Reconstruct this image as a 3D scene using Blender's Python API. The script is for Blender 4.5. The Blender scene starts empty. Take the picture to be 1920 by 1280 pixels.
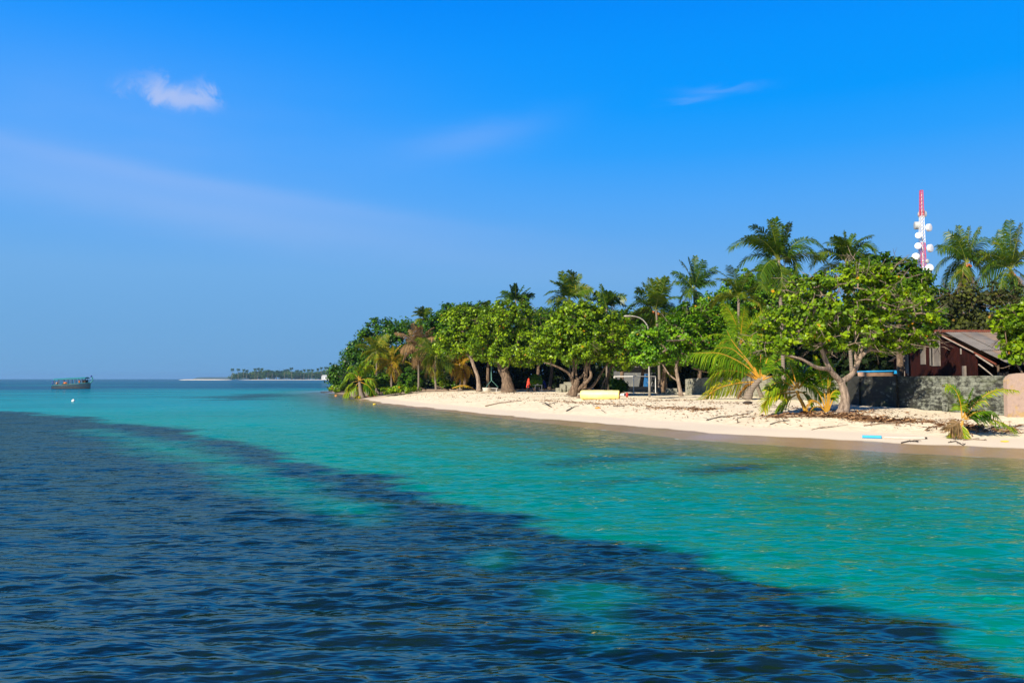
import bpy, bmesh, math, random
import numpy as np
from mathutils import Vector, Matrix

SC = bpy.context.scene
COL = SC.collection
R = math.radians
rng = np.random.default_rng(7)
random.seed(7)

# ------------------------------------------------------------------ camera
CAM_H = 2.7
FPX = 1493.3                      # focal length in photo pixels (28 mm on a 36 mm frame)
PITCH = math.atan(70.0 / FPX)
cam_d = bpy.data.cameras.new("camera")
cam_d.sensor_width = 36.0
cam_d.lens = 28.0
cam_d.clip_start = 0.1
cam_d.clip_end = 60000.0
cam = bpy.data.objects.new("camera", cam_d)
COL.objects.link(cam)
cam.location = (0, 0, CAM_H)
cam.rotation_euler = (R(90) + PITCH, 0, 0)
SC.camera = cam

# ------------------------------------------------------------------ light
SUN_EL = R(34)
SUN_H = Vector((-0.60, -0.80))    # horizontal direction towards the sun
SUN_H.normalize()
SC.view_settings.view_transform = 'Standard'
SC.view_settings.look = 'None'
SC.view_settings.exposure = 0.65
SC.view_settings.gamma = 1.0
SC.view_settings.use_curve_mapping = False
sun_d = bpy.data.lights.new("sun", 'SUN')
sun_d.energy = 5.0
sun_d.angle = R(0.5)
sun_d.color = (1.0, 0.90, 0.74)
sun = bpy.data.objects.new("sun", sun_d)
COL.objects.link(sun)
sdir = Vector((SUN_H.x * math.cos(SUN_EL), SUN_H.y * math.cos(SUN_EL), math.sin(SUN_EL)))
sun.rotation_euler = sdir.to_track_quat('Z', 'Y').to_euler()
sun.location = (-40, -60, 60)

SC.cycles.max_bounces = 8
SC.cycles.transparent_max_bounces = 12
SC.cycles.use_denoising = True
SC.cycles.sample_clamp_indirect = 6.0


class NT:
    """short hand for building node trees"""
    def __init__(self, tree):
        self.t = tree
        self.n = tree.nodes
        self.n.clear()

    def node(self, typ, **kw):
        nd = self.n.new(typ)
        for k, v in kw.items():
            setattr(nd, k, v)
        return nd

    def link(self, a, b):
        self.t.links.new(a, b)

    def val(self, sock, v):
        if hasattr(v, 'is_output') or isinstance(v, bpy.types.NodeSocket):
            self.link(v, sock)
        else:
            sock.default_value = v

    def math(self, op, a, b=None, c=None, clamp=False):
        nd = self.node('ShaderNodeMath', operation=op, use_clamp=clamp)
        self.val(nd.inputs[0], a)
        if b is not None:
            self.val(nd.inputs[1], b)
        if c is not None:
            self.val(nd.inputs[2], c)
        return nd.outputs[0]

    def mix(self, f, a, b, blend='MIX'):
        nd = self.node('ShaderNodeMix', data_type='RGBA', blend_type=blend)
        self.val(nd.inputs[0], f)
        for s, v in ((nd.inputs[6], a), (nd.inputs[7], b)):
            if isinstance(v, tuple):
                s.default_value = (v[0], v[1], v[2], 1)
            else:
                self.link(v, s)
        return nd.outputs[2]

    def ramp(self, fac, stops, interp='LINEAR'):
        nd = self.node('ShaderNodeValToRGB')
        cr = nd.color_ramp
        cr.interpolation = interp
        while len(cr.elements) < len(stops):
            cr.elements.new(0.5)
        for e, (p, c) in zip(cr.elements, stops):
            e.position = p
            e.color = (c[0], c[1], c[2], 1) if isinstance(c, tuple) else (c, c, c, 1)
        self.link(fac, nd.inputs[0])
        return nd.outputs[0]

    def noise(self, vec, scale, detail=4, rough=0.55, dist=0.0):
        nd = self.node('ShaderNodeTexNoise')
        nd.inputs['Scale'].default_value = scale
        nd.inputs['Detail'].default_value = detail
        nd.inputs['Roughness'].default_value = rough
        nd.inputs['Distortion'].default_value = dist
        if vec is not None:
            self.link(vec, nd.inputs['Vector'])
        return nd.outputs[0]

    def mapping(self, vec, loc=(0, 0, 0), rot=(0, 0, 0), scale=(1, 1, 1)):
        nd = self.node('ShaderNodeMapping')
        nd.inputs['Location'].default_value = loc
        nd.inputs['Rotation'].default_value = rot
        nd.inputs['Scale'].default_value = scale
        self.link(vec, nd.inputs['Vector'])
        return nd.outputs[0]

    def smooth(self, v, lo, hi):
        nd = self.node('ShaderNodeMapRange', interpolation_type='SMOOTHSTEP')
        self.val(nd.inputs['Value'], v)
        nd.inputs['From Min'].default_value = lo
        nd.inputs['From Max'].default_value = hi
        return nd.outputs[0]


# ------------------------------------------------------------------ sky
world = bpy.data.worlds.new("World")
SC.world = world
world.use_nodes = True
T = NT(world.node_tree)
sky = T.node('ShaderNodeTexSky', sky_type='NISHITA')
sky.sun_disc = False
sky.sun_elevation = SUN_EL
sky.sun_rotation = math.atan2(SUN_H.x, SUN_H.y)
sky.air_density = 1.0
sky.dust_density = 0.6
sky.ozone_density = 2.5
tc = T.node('ShaderNodeTexCoord')
sep = T.node('ShaderNodeSeparateXYZ')
T.link(tc.outputs['Generated'], sep.inputs[0])
az = T.math('ARCTAN2', sep.outputs[0], sep.outputs[1])
el = T.math('ARCSINE', sep.outputs[2])
elp = T.math('MAXIMUM', el, 0.0)


def srgb(r, g, b):
    f = lambda c: c / 12.92 if c <= 0.04045 else ((c + 0.055) / 1.055) ** 2.4
    return (f(r / 255), f(g / 255), f(b / 255))


def sk(r, g, b):                   # a sky radiance as it should read on screen
    k = 2 ** (-SC.view_settings.exposure)
    c = srgb(r, g, b)
    return (c[0] * k, c[1] * k, c[2] * k)


grad = T.ramp(T.math('DIVIDE', elp, R(90)), [
    (0.0, sk(112, 166, 214)), (0.035, sk(111, 169, 221)), (0.08, sk(112, 174, 232)),
    (0.135, sk(82, 168, 248)), (0.175, sk(40, 160, 254)), (0.21, sk(0, 154, 255)), (0.25, sk(0, 148, 255)), (0.29, sk(0, 138, 252)),
    (0.36, sk(0, 92, 200)), (0.5, sk(0, 50, 120)), (1.0, sk(0, 26, 70))])
grad10 = T.node('ShaderNodeVectorMath', operation='SCALE')
T.link(grad, grad10.inputs[0])
grad10.inputs['Scale'].default_value = 10.0
base_sky = T.mix(0.995, sky.outputs[0], grad10.outputs[0])
# thin cloud, drawn on the sky by direction: a small puff, a long faint streak, wisps
comb = T.node('ShaderNodeCombineXYZ')
T.link(az, comb.inputs[0])
T.link(el, comb.inputs[1])
V = comb.outputs[0]


def gauss(ca, ce, wa, we, tilt=0.0, noise_amt=0.0, src=None):
    a = T.math('SUBTRACT', az, ca)
    e = T.math('SUBTRACT', el, ce)
    e = T.math('SUBTRACT', e, T.math('MULTIPLY', a, tilt))
    if src is not None:
        e = T.math('ADD', e, T.math('MULTIPLY', T.math('SUBTRACT', src, 0.5), noise_amt))
        a = T.math('ADD', a, T.math('MULTIPLY', T.math('SUBTRACT', src, 0.5), noise_amt * 1.5))
    a = T.math('POWER', T.math('DIVIDE', T.math('ABSOLUTE', a), wa), 2.0)
    e = T.math('POWER', T.math('DIVIDE', T.math('ABSOLUTE', e), we), 2.0)
    return T.math('POWER', 2.718, T.math('MULTIPLY', T.math('ADD', a, e), -1.0))


def pxdir(px, py):
    u, v = (px - 960) / FPX, (640 - py) / FPX
    d = Vector((u, math.cos(PITCH) - v * math.sin(PITCH), math.sin(PITCH) + v * math.cos(PITCH))).normalized()
    return math.atan2(d.x, d.y), math.asin(d.z)


n_puff = T.noise(V, 24, 8, 0.66, 0.5)
n_med = T.noise(T.mapping(V, scale=(5, 26, 1), rot=(0, 0, R(6))), 1.0, 5, 0.6, 0.4)
n_big = T.noise(T.mapping(V, scale=(2.0, 7, 1)), 1.0, 4, 0.55)
a1, e1 = pxdir(300, 172)
a2, e2 = pxdir(384, 176)
p = T.math('ADD', gauss(a1, e1, 0.036, 0.016, -0.18, 0.075, n_puff),
           T.math('MULTIPLY', gauss(a2, e2, 0.022, 0.014, -0.1, 0.075, n_puff), 0.95))
a2b, e2b = pxdir(335, 186)
p = T.math('ADD', p, T.math('MULTIPLY', gauss(a2b, e2b, 0.045, 0.010, -0.04, 0.04, n_puff), 0.6))
puff = T.math('MULTIPLY', T.smooth(p, 0.08, 1.6), 0.58)
a3, e3 = pxdir(330, 335)
streak = T.math('MULTIPLY', gauss(a3, e3, 0.34, 0.012, -0.115, 0.018, n_med), 0.12)
streak = T.math('MULTIPLY', streak, T.math('ADD', 0.5, n_med))
streak2 = T.math('MULTIPLY', gauss(a3, e3 - 0.03, 0.42, 0.03, -0.115, 0.03, n_med), 0.19)
a4, e4 = pxdir(1300, 186)
a5, e5 = pxdir(1350, 168)
n_w = T.noise(T.mapping(V, scale=(14, 50, 1)), 1.0, 5, 0.6, 0.5)
w1 = T.math('MULTIPLY', T.math('ADD', gauss(a4, e4, 0.028, 0.0035, 0.03, 0.022, n_w), gauss(a5, e5, 0.04, 0.004, -0.02, 0.026, n_w)), 0.11)
a6, e6 = pxdir(880, 265)
w2 = T.math('MULTIPLY', gauss(a6, e6, 0.09, 0.02, 0.2, 0.03, n_med), 0.14)
a7, e7 = pxdir(230, 330)
haze_w = T.math('MULTIPLY', T.math('MULTIPLY', gauss(a7, e7 + 0.05, 0.35, 0.09, 0.0, 0.06, n_big), T.math('MULTIPLY', n_big, 1.7)), 0.18)
tot = puff
for q in (streak, streak2, w1, w2, haze_w):
    tot = T.math('ADD', tot, q)
tot = T.math('MINIMUM', tot, 0.9)
cl = sk(196, 206, 240)
final = T.mix(tot, base_sky, tuple(c * 10 for c in cl))
bg = T.node('ShaderNodeBackground')
bg.inputs['Strength'].default_value = 0.10
T.link(final, bg.inputs['Color'])
wo = T.node('ShaderNodeOutputWorld')
T.link(bg.outputs[0], wo.inputs[0])


# ------------------------------------------------------------------ helpers
def tag(o, label=None, cat=None, group=None, kind=None):
    if label:
        o['label'] = label
    if cat:
        o['category'] = cat
    if group:
        o['group'] = group
    if kind:
        o['kind'] = kind
    return o


def empty(name, loc, label, cat, group=None):
    o = bpy.data.objects.new(name, None)
    COL.objects.link(o)
    o.location = loc
    o.empty_display_size = 0.3
    return tag(o, label, cat, group)


def link_mesh(name, V_, F_, mats, parent=None, origin=None, mi=None, smooth=False, attrs=None):
    """V_ world coordinates; F_ list of index tuples or (n,k) array. parent: a thing (its location is taken off)"""
    V_ = np.asarray(V_, dtype=np.float64).reshape(-1, 3)
    root = parent
    while root is not None and root.parent is not None:
        root = root.parent
    if root is not None:
        off = np.array(root.location)
    elif origin is not None:
        off = np.array(origin)
    else:
        off = np.zeros(3)
    me = bpy.data.meshes.new(name)
    if isinstance(F_, np.ndarray):
        nf, k = F_.shape
        me.vertices.add(len(V_))
        me.vertices.foreach_set('co', (V_ - off).astype(np.float32).ravel())
        me.loops.add(nf * k)
        me.loops.foreach_set('vertex_index', F_.astype(np.int32).ravel())
        me.polygons.add(nf)
        me.polygons.foreach_set('loop_start', np.arange(0, nf * k, k, dtype=np.int32))
        me.polygons.foreach_set('loop_total', np.full(nf, k, dtype=np.int32))
        me.update(calc_edges=True)
    else:
        me.from_pydata((V_ - off).tolist(), [], F_)
    if mi is not None:
        me.polygons.foreach_set('material_index', np.asarray(mi, dtype=np.int32))
    if smooth:
        me.polygons.foreach_set('use_smooth', np.ones(len(me.polygons), dtype=bool))
    if attrs:
        for an, (dom, arr) in attrs.items():
            arr = np.asarray(arr, dtype=np.float32)
            if arr.ndim == 1:
                at = me.attributes.new(an, 'FLOAT', dom)
                at.data.foreach_set('value', arr)
            else:
                at = me.attributes.new(an, 'FLOAT_COLOR', dom)
                at.data.foreach_set('color', arr.ravel())
    for m in (mats if isinstance(mats, (list, tuple)) else [mats]):
        me.materials.append(m)
    me.update()
    o = bpy.data.objects.new(name, me)
    COL.objects.link(o)
    if parent is not None:
        o.parent = parent
    else:
        o.location = tuple(off)
    return o


class MB:
    def __init__(self):
        self.v, self.f, self.m = [], [], []

    def add(self, vs, fs, mi=0):
        b = len(self.v)
        self.v += [tuple(q) for q in vs]
        self.f += [tuple(i + b for i in f) for f in fs]
        self.m += [mi] * len(fs)

    def box(self, c, s, rz=0.0, mi=0, rot=None):
        M = rot if rot is not None else Matrix.Rotation(rz, 3, 'Z')
        c = Vector(c)
        vs = [c + M @ Vector((sx * s[0] / 2, sy * s[1] / 2, sz * s[2] / 2))
              for sx in (-1, 1) for sy in (-1, 1) for sz in (-1, 1)]
        fs = [(0, 1, 3, 2), (4, 6, 7, 5), (0, 4, 5, 1), (2, 3, 7, 6), (0, 2, 6, 4), (1, 5, 7, 3)]
        self.add(vs, fs, mi)

    def tube(self, pts, rad, sides=7, mi=0, cap=True):
        pts = [Vector(p) for p in pts]
        n = len(pts)
        if not hasattr(rad, '__len__'):
            rad = [rad] * n
        vs, fs = [], []
        prev = None
        for i, p in enumerate(pts):
            t = (pts[min(i + 1, n - 1)] - pts[max(i - 1, 0)])
            if t.length < 1e-9:
                t = Vector((0, 0, 1))
            t.normalize()
            if prev is None:
                a = Vector((0, 0, 1)) if abs(t.z) < 0.9 else Vector((1, 0, 0))
                x = t.cross(a).normalized()
            else:
                x = (prev - t * prev.dot(t))
                x = x.normalized() if x.length > 1e-6 else t.orthogonal().normalized()
            prev = x
            y = t.cross(x)
            for k in range(sides):
                an = 2 * math.pi * k / sides
                vs.append(p + (x * math.cos(an) + y * math.sin(an)) * rad[i])
        for i in range(n - 1):
            for k in range(sides):
                a, b = i * sides + k, i * sides + (k + 1) % sides
                fs.append((a, b, b + sides, a + sides))
        if cap:
            fs.append(tuple(range(sides - 1, -1, -1)))
            fs.append(tuple((n - 1) * sides + k for k in range(sides)))
        self.add(vs, fs, mi)

    def lathe(self, c, prof, axis=(0, 0, 1), sides=20, mi=0, squash=1.0):
        """prof: list of (along, radius)"""
        ax = Vector(axis).normalized()
        x = ax.orthogonal().normalized()
        y = ax.cross(x)
        c = Vector(c)
        vs, fs = [], []
        for (h, r) in prof:
            for k in range(sides):
                an = 2 * math.pi * k / sides
                vs.append(c + ax * h + (x * math.cos(an) + y * math.sin(an) * squash) * max(r, 1e-4))
        for i in range(len(prof) - 1):
            for k in range(sides):
                a, b = i * sides + k, i * sides + (k + 1) % sides
                fs.append((a, b, b + sides, a + sides))
        fs.append(tuple(range(sides - 1, -1, -1)))
        fs.append(tuple((len(prof) - 1) * sides + k for k in range(sides)))
        self.add(vs, fs, mi)

    def build(self, name, mats, parent=None, origin=None, smooth=False):
        return link_mesh(name, self.v, self.f, mats, parent, origin, self.m, smooth)


def A(px, py, Y):
    """the point seen at a photo pixel at depth Y"""
    u, v = (px - 960) / FPX, (640 - py) / FPX
    dy = math.cos(PITCH) - v * math.sin(PITCH)
    dz = math.sin(PITCH) + v * math.cos(PITCH)
    t = Y / dy
    return Vector((u * t, Y, CAM_H + dz * t))


def G(px, py, z=0.0):
    u, v = (px - 960) / FPX, (640 - py) / FPX
    dy = math.cos(PITCH) - v * math.sin(PITCH)
    dz = math.sin(PITCH) + v * math.cos(PITCH)
    t = (z - CAM_H) / dz
    return Vector((u * t, dy * t, z))


# ------------------------------------------------------------------ terrain height
shore_px = [(1920, 860), (1700, 849), (1500, 838), (1280, 823), (1140, 806), (1040, 795), (950, 785), (833, 771),
            (760, 763), (707, 757), (672, 750), (648, 744), (628, 739), (612, 735.5)]
SH = [(70.0, -30.0), (40.0, 4.0), (24.5, 19.0)] + [tuple(G(x, y)[:2]) for x, y in shore_px] + \
     [(-41, 178), (-30, 205), (0, 232), (60, 250), (160, 255), (420, 240), (420, -30)]
SH = np.array(SH)


def wob(x, y, s, k=0):
    return (np.sin(x * 1.31 * s + 1.7 + k) * np.cos(y * 1.07 * s - 0.6 + 2 * k) + np.sin((x * 0.62 - y * 0.87) * 1.9 * s + k)
            + 0.5 * np.sin((x * 1.7 + y * 1.9) * 1.63 * s + 2.2 + k)) / 2.5


def shore_dist(x, y):
    """signed distance to the shoreline, positive on land"""
    x = np.asarray(x, float)
    y = np.asarray(y, float)
    best = np.full(x.shape, 1e18)
    inside = np.zeros(x.shape, bool)
    n = len(SH)
    for i in range(n):
        ax, ay = SH[i]
        bx, by = SH[(i + 1) % n]
        dx, dy = bx - ax, by - ay
        t = np.clip(((x - ax) * dx + (y - ay) * dy) / (dx * dx + dy * dy), 0, 1)
        d2 = (x - ax - t * dx) ** 2 + (y - ay - t * dy) ** 2
        best = np.minimum(best, d2)
        c = ((ay > y) != (by > y))
        with np.errstate(divide='ignore', invalid='ignore'):
            xi = ax + (y - ay) * dx / (dy if dy != 0 else 1e-9)
        inside ^= (c & (x < xi))
    d = np.sqrt(best)
    return np.where(inside, d, -d)


def H(x, y):
    d = shore_dist(x, y)
    d = d + 0.16 * wob(x, y, 1.1, 6) + 0.35 * wob(x, y, 0.35) * np.clip(np.abs(d) / 2 + 0.4, 0, 1)
    up = np.where(d < 7.5, 0.115 * d, 0.8625 + 0.30 * (1 - np.exp(-(d - 7.5) * 0.115 / 0.30)))
    dn = np.where(d > -3, 0.075 * d, -0.225 + 0.11 * (d + 3))
    dn = np.maximum(dn, -2.6 - 0.02 * np.clip(-d - 25, 0, 100))
    h = np.where(d > 0, up, dn)
    amp = np.clip((d - 1.5) / 6, 0, 1)
    h = h + amp * (0.055 * wob(x, y, 0.55, 1) + 0.03 * wob(x, y, 1.7, 2))
    # a low scarp along the upper beach
    return h


def h1(x, y):
    return float(H(np.array([x]), np.array([y]))[0])


def ground(px, py):
    """where the ray through a photo pixel meets the beach"""
    lo = 18.0
    ys = np.concatenate([np.arange(18, 120, 0.25), np.arange(120, 240, 0.5)])
    pts = np.array([A(px, py, Y) for Y in ys])
    hh = H(pts[:, 0], pts[:, 1])
    below = np.where(pts[:, 2] < hh)[0]
    if len(below) == 0:
        q = A(px, py, 235)
        return Vector((q.x, q.y, h1(q.x, q.y)))
    i = below[0]
    if i > 0:
        f0, f1 = pts[i - 1, 2] - hh[i - 1], pts[i, 2] - hh[i]
        t = f0 / (f0 - f1)
        q = pts[i - 1] * (1 - t) + pts[i] * t
    else:
        q = pts[i]
    return Vector((q[0], q[1], h1(q[0], q[1])))


def stand(px, Y):
    """ground point at photo column px and depth Y"""
    x = A(px, 712, Y).x
    return Vector((x, Y, h1(x, Y)))


# ------------------------------------------------------------------ materials
def mat(name):
    m = bpy.data.materials.new(name)
    m.use_nodes = True
    t = NT(m.node_tree)
    out = t.node('ShaderNodeOutputMaterial')
    return m, t, out


def simple(name, col, rough=0.6, var=0.12, scale=6.0, metal=0.0, bump=0.0, col2=None, detail=5, coat=0.0):
    m, t, out = mat(name)
    b = t.node('ShaderNodeBsdfPrincipled')
    tc = t.node('ShaderNodeTexCoord')
    n = t.noise(tc.outputs['Object'], scale, detail, 0.6)
    c2 = col2 if col2 else tuple(max(0, c * (1 - var * 2)) for c in col)
    t.link(t.ramp(n, [(0.3, c2), (0.68, col)]), b.inputs['Base Color'])
    b.inputs['Roughness'].default_value = rough
    b.inputs['Metallic'].default_value = metal
    b.inputs['Coat Weight'].default_value = coat
    if bump:
        bp = t.node('ShaderNodeBump')
        bp.inputs['Strength'].default_value = bump
        bp.inputs['Distance'].default_value = 0.02
        t.link(n, bp.inputs['Height'])
        t.link(bp.outputs[0], b.inputs['Normal'])
    t.link(b.outputs[0], out.inputs[0])
    return m


def leaf_mat(name, stops, trans=0.26, gloss=0.34, tcol=1.25):
    """colour by the leaf's own random number; thin leaf with light coming through"""
    m, t, out = mat(name)
    at = t.node('ShaderNodeAttribute', attribute_name='rnd')
    c = t.ramp(at.outputs['Fac'], stops)
    d = t.node('ShaderNodeBsdfPrincipled')
    d.inputs['Roughness'].default_value = gloss
    d.inputs['Specular IOR Level'].default_value = 0.2
    t.link(c, d.inputs['Base Color'])
    tr = t.node('ShaderNodeBsdfTranslucent')
    hs = t.node('ShaderNodeHueSaturation')
    hs.inputs['Hue'].default_value = 0.485
    hs.inputs['Saturation'].default_value = 1.1
    hs.inputs['Value'].default_value = tcol
    t.link(c, hs.inputs['Color'])
    t.link(hs.outputs[0], tr.inputs[0])
    mx = t.node('ShaderNodeMixShader')
    mx.inputs[0].default_value = trans
    t.link(d.outputs[0], mx.inputs[1])
    t.link(tr.outputs[0], mx.inputs[2])
    t.link(mx.outputs[0], out.inputs[0])
    return m


M = {}
M['leaf_bright'] = leaf_mat('leaf_bright', [(0.0, (0.035, 0.090, 0.004)), (0.35, (0.100, 0.190, 0.006)), (0.7, (0.235, 0.365, 0.008)),
                                            (0.955, (0.290, 0.400, 0.012)), (0.972, (0.42, 0.33, 0.01)), (1.0, (0.55, 0.22, 0.01))])
M['leaf_vivid'] = leaf_mat('leaf_vivid', [(0.0, (0.025, 0.090, 0.004)), (0.35, (0.060, 0.170, 0.006)), (0.7, (0.170, 0.340, 0.008)),
                                          (0.97, (0.24, 0.390, 0.012)), (0.985, (0.42, 0.33, 0.01)), (1.0, (0.55, 0.22, 0.01))])
M['leaf_mid'] = leaf_mat('leaf_mid', [(0.0, (0.022, 0.060, 0.004)), (0.4, (0.055, 0.130, 0.006)), (0.8, (0.105, 0.200, 0.008)),
                                      (1.0, (0.16, 0.24, 0.012))], 0.3)
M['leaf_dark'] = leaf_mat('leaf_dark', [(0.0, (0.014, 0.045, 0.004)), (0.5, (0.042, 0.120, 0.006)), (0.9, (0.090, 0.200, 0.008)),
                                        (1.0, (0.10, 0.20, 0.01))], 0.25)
M['leaf_shade'] = leaf_mat('leaf_shade', [(0.0, (0.006, 0.014, 0.003)), (0.6, (0.013, 0.030, 0.004)), (1.0, (0.028, 0.055, 0.007))], 0.15, 0.6)  # leaf green darkened, so the shade of the wood is in the colour
M['leaf_dry'] = leaf_mat('leaf_dry', [(0.0, (0.018, 0.024, 0.006)), (0.5, (0.045, 0.055, 0.010)), (0.85, (0.10, 0.12, 0.012)),
                                      (1.0, (0.20, 0.12, 0.02))], 0.2, 0.6)
M['palm_green'] = leaf_mat('palm_green', [(0.0, (0.016, 0.048, 0.006)), (0.5, (0.048, 0.110, 0.007)), (0.85, (0.145, 0.190, 0.010)), (1.0, (0.30, 0.26, 0.012))], 0.3, 0.33)
M['palm_lime'] = leaf_mat('palm_lime', [(0.0, (0.045, 0.150, 0.006)), (0.5, (0.140, 0.265, 0.008)), (0.85, (0.30, 0.36, 0.012)), (1.0, (0.52, 0.38, 0.014))], 0.35, 0.33)
M['palm_yellow'] = leaf_mat('palm_yellow', [(0.0, (0.08, 0.10, 0.008)), (0.4, (0.22, 0.20, 0.010)), (0.75, (0.36, 0.24, 0.016)), (1.0, (0.36, 0.16, 0.025))], 0.3, 0.45)
M['palm_brown'] = leaf_mat('palm_brown', [(0.0, (0.07, 0.05, 0.02)), (0.5, (0.17, 0.11, 0.045)), (1.0, (0.30, 0.17, 0.07))], 0.15, 0.7)
M['rachis_green'] = simple('rachis_green', (0.24, 0.28, 0.03), 0.45, 0.2, 2.0)
M['rachis_orange'] = simple('rachis_orange', (0.58, 0.27, 0.015), 0.5, 0.2, 2.0, col2=(0.30, 0.19, 0.02))
M['rachis_brown'] = simple('rachis_brown', (0.26, 0.17, 0.09), 0.7, 0.25, 3.0)


def bark_mat(name, lo, hi, sc):
    m, t, out = mat(name)
    b = t.node('ShaderNodeBsdfPrincipled')
    tc = t.node('ShaderNodeTexCoord')
    n = t.noise(t.mapping(tc.outputs['Object'], scale=(sc, sc, sc * 0.22)), 1.0, 7, 0.65, 0.6)
    n2 = t.noise(tc.outputs['Object'], 1.7, 4, 0.6)
    c = t.ramp(n, [(0.36, lo), (0.62, hi)])
    c = t.mix(t.math('MULTIPLY', t.smooth(n2, 0.5, 0.72), 0.5), c, tuple(q * 0.5 + 0.02 for q in hi))
    t.link(c, b.inputs['Base Color'])
    b.inputs['Roughness'].default_value = 0.92
    b.inputs['Specular IOR Level'].default_value = 0.2
    bp = t.node('ShaderNodeBump')
    bp.inputs['Strength'].default_value = 1.0
    bp.inputs['Distance'].default_value = 0.07
    t.link(n, bp.inputs['Height'])
    t.link(bp.outputs[0], b.inputs['Normal'])
    t.link(b.outputs[0], out.inputs[0])
    return m


M['bark'] = bark_mat('bark', (0.050, 0.033, 0.022), (0.23, 0.16, 0.105), 7.0)
M['bark_pale'] = bark_mat('bark_pale', (0.12, 0.085, 0.062), (0.36, 0.275, 0.205), 8.0)
M['drift'] = simple('drift', (0.33, 0.24, 0.165), 0.9, 0.25, 5.0, bump=0.4, col2=(0.12, 0.075, 0.05))
M['drift_dark'] = simple('drift_dark', (0.05, 0.035, 0.025), 0.9, 0.25, 6.0, bump=0.4)
M['coconut'] = simple('coconut', (0.42, 0.13, 0.02), 0.5, 0.25, 4.0)


def palm_bark():
    m, t, out = mat('palm_bark')
    b = t.node('ShaderNodeBsdfPrincipled')
    tc = t.node('ShaderNodeTexCoord')
    w = t.node('ShaderNodeTexWave', bands_direction='Z')
    w.inputs['Scale'].default_value = 2.6
    w.inputs['Distortion'].default_value = 1.6
    w.inputs['Detail'].default_value = 3
    t.link(tc.outputs['Object'], w.inputs['Vector'])
    n = t.noise(tc.outputs['Object'], 6, 6)
    c = t.mix(w.outputs['Fac'], (0.15, 0.115, 0.085), (0.33, 0.265, 0.205))
    c = t.mix(t.math('MULTIPLY', n, 0.7), c, (0.12, 0.10, 0.075))
    t.link(c, b.inputs['Base Color'])
    b.inputs['Roughness'].default_value = 0.9
    bp = t.node('ShaderNodeBump')
    bp.inputs['Strength'].default_value = 0.7
    bp.inputs['Distance'].default_value = 0.03
    t.link(w.outputs['Fac'], bp.inputs['Height'])
    t.link(bp.outputs[0], b.inputs['Normal'])
    t.link(b.outputs[0], out.inputs[0])
    return m


M['palm_bark'] = palm_bark()


def sand_mat():
    m, t, out = mat('sand')
    b = t.node('ShaderNodeBsdfPrincipled')
    geo = t.node('ShaderNodeNewGeometry')
    pos = geo.outputs['Position']
    sp = t.node('ShaderNodeSeparateXYZ')
    t.link(pos, sp.inputs[0])
    n1 = t.noise(pos, 0.35, 5, 0.6)
    n2 = t.noise(pos, 2.6, 6, 0.65)
    n3 = t.noise(pos, 16.0, 4, 0.6)
    n4 = t.noise(pos, 70.0, 3, 0.6)
    dry = t.ramp(n2, [(0.25, (0.64, 0.53, 0.36)), (0.55, (0.80, 0.69, 0.50)), (0.8, (0.84, 0.75, 0.57))])
    dry = t.mix(t.math('MULTIPLY', t.smooth(n1, 0.45, 0.75), 0.35), dry, (0.56, 0.41, 0.27))
    # specks of shell, leaf crumbs
    v = t.node('ShaderNodeTexVoronoi', feature='F1')
    v.inputs['Scale'].default_value = 3.6
    v.inputs['Randomness'].default_value = 1.0
    t.link(pos, v.inputs['Vector'])
    speck = t.math('LESS_THAN', v.outputs['Distance'], t.math('MULTIPLY', t.math('SUBTRACT', n2, 0.42), 0.55))
    speck = t.math('MULTIPLY', speck, t.smooth(sp.outputs[2], 0.45, 0.62))
    dry = t.mix(t.math('MULTIPLY', speck, 0.75), dry, (0.20, 0.115, 0.06))
    # damp band and wet band by height above the water
    zz = t.math('ADD', sp.outputs[2], t.math('MULTIPLY', t.math('SUBTRACT', n1, 0.5), 0.08))
    yd = t.math('MULTIPLY', t.smooth(sp.outputs[1], 34, 62), 0.13)
    zz = t.math('ADD', zz, yd)
    damp = t.smooth(zz, 0.40, 0.50)
    col = t.mix(damp, (0.62, 0.53, 0.41), dry)
    wet = t.smooth(zz, 0.205, 0.235)
    wetc = t.mix(n2, (0.29, 0.195, 0.105), (0.36, 0.25, 0.14))
    col = t.mix(wet, wetc, col)
    # litter-dark soil under the trees, away from the beach
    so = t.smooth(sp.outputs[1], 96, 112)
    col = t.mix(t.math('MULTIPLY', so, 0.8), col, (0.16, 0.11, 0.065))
    t.link(col, b.inputs['Base Color'])
    t.link(t.math('ADD', 0.25, t.math('MULTIPLY', wet, 0.70)), b.inputs['Roughness'])
    hgt = t.math('ADD', t.math('MULTIPLY', n2, 0.75), t.math('ADD', t.math('MULTIPLY', n3, 0.22), t.math('MULTIPLY', n4, 0.04)))
    bp = t.node('ShaderNodeBump')
    t.link(t.math('MULTIPLY', damp, 0.85), bp.inputs['Strength'])
    bp.inputs['Distance'].default_value = 0.16
    t.link(hgt, bp.inputs['Height'])
    t.link(bp.outputs[0], b.inputs['Normal'])
    t.link(b.outputs[0], out.inputs[0])
    return m


M['sand'] = sand_mat()

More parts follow.
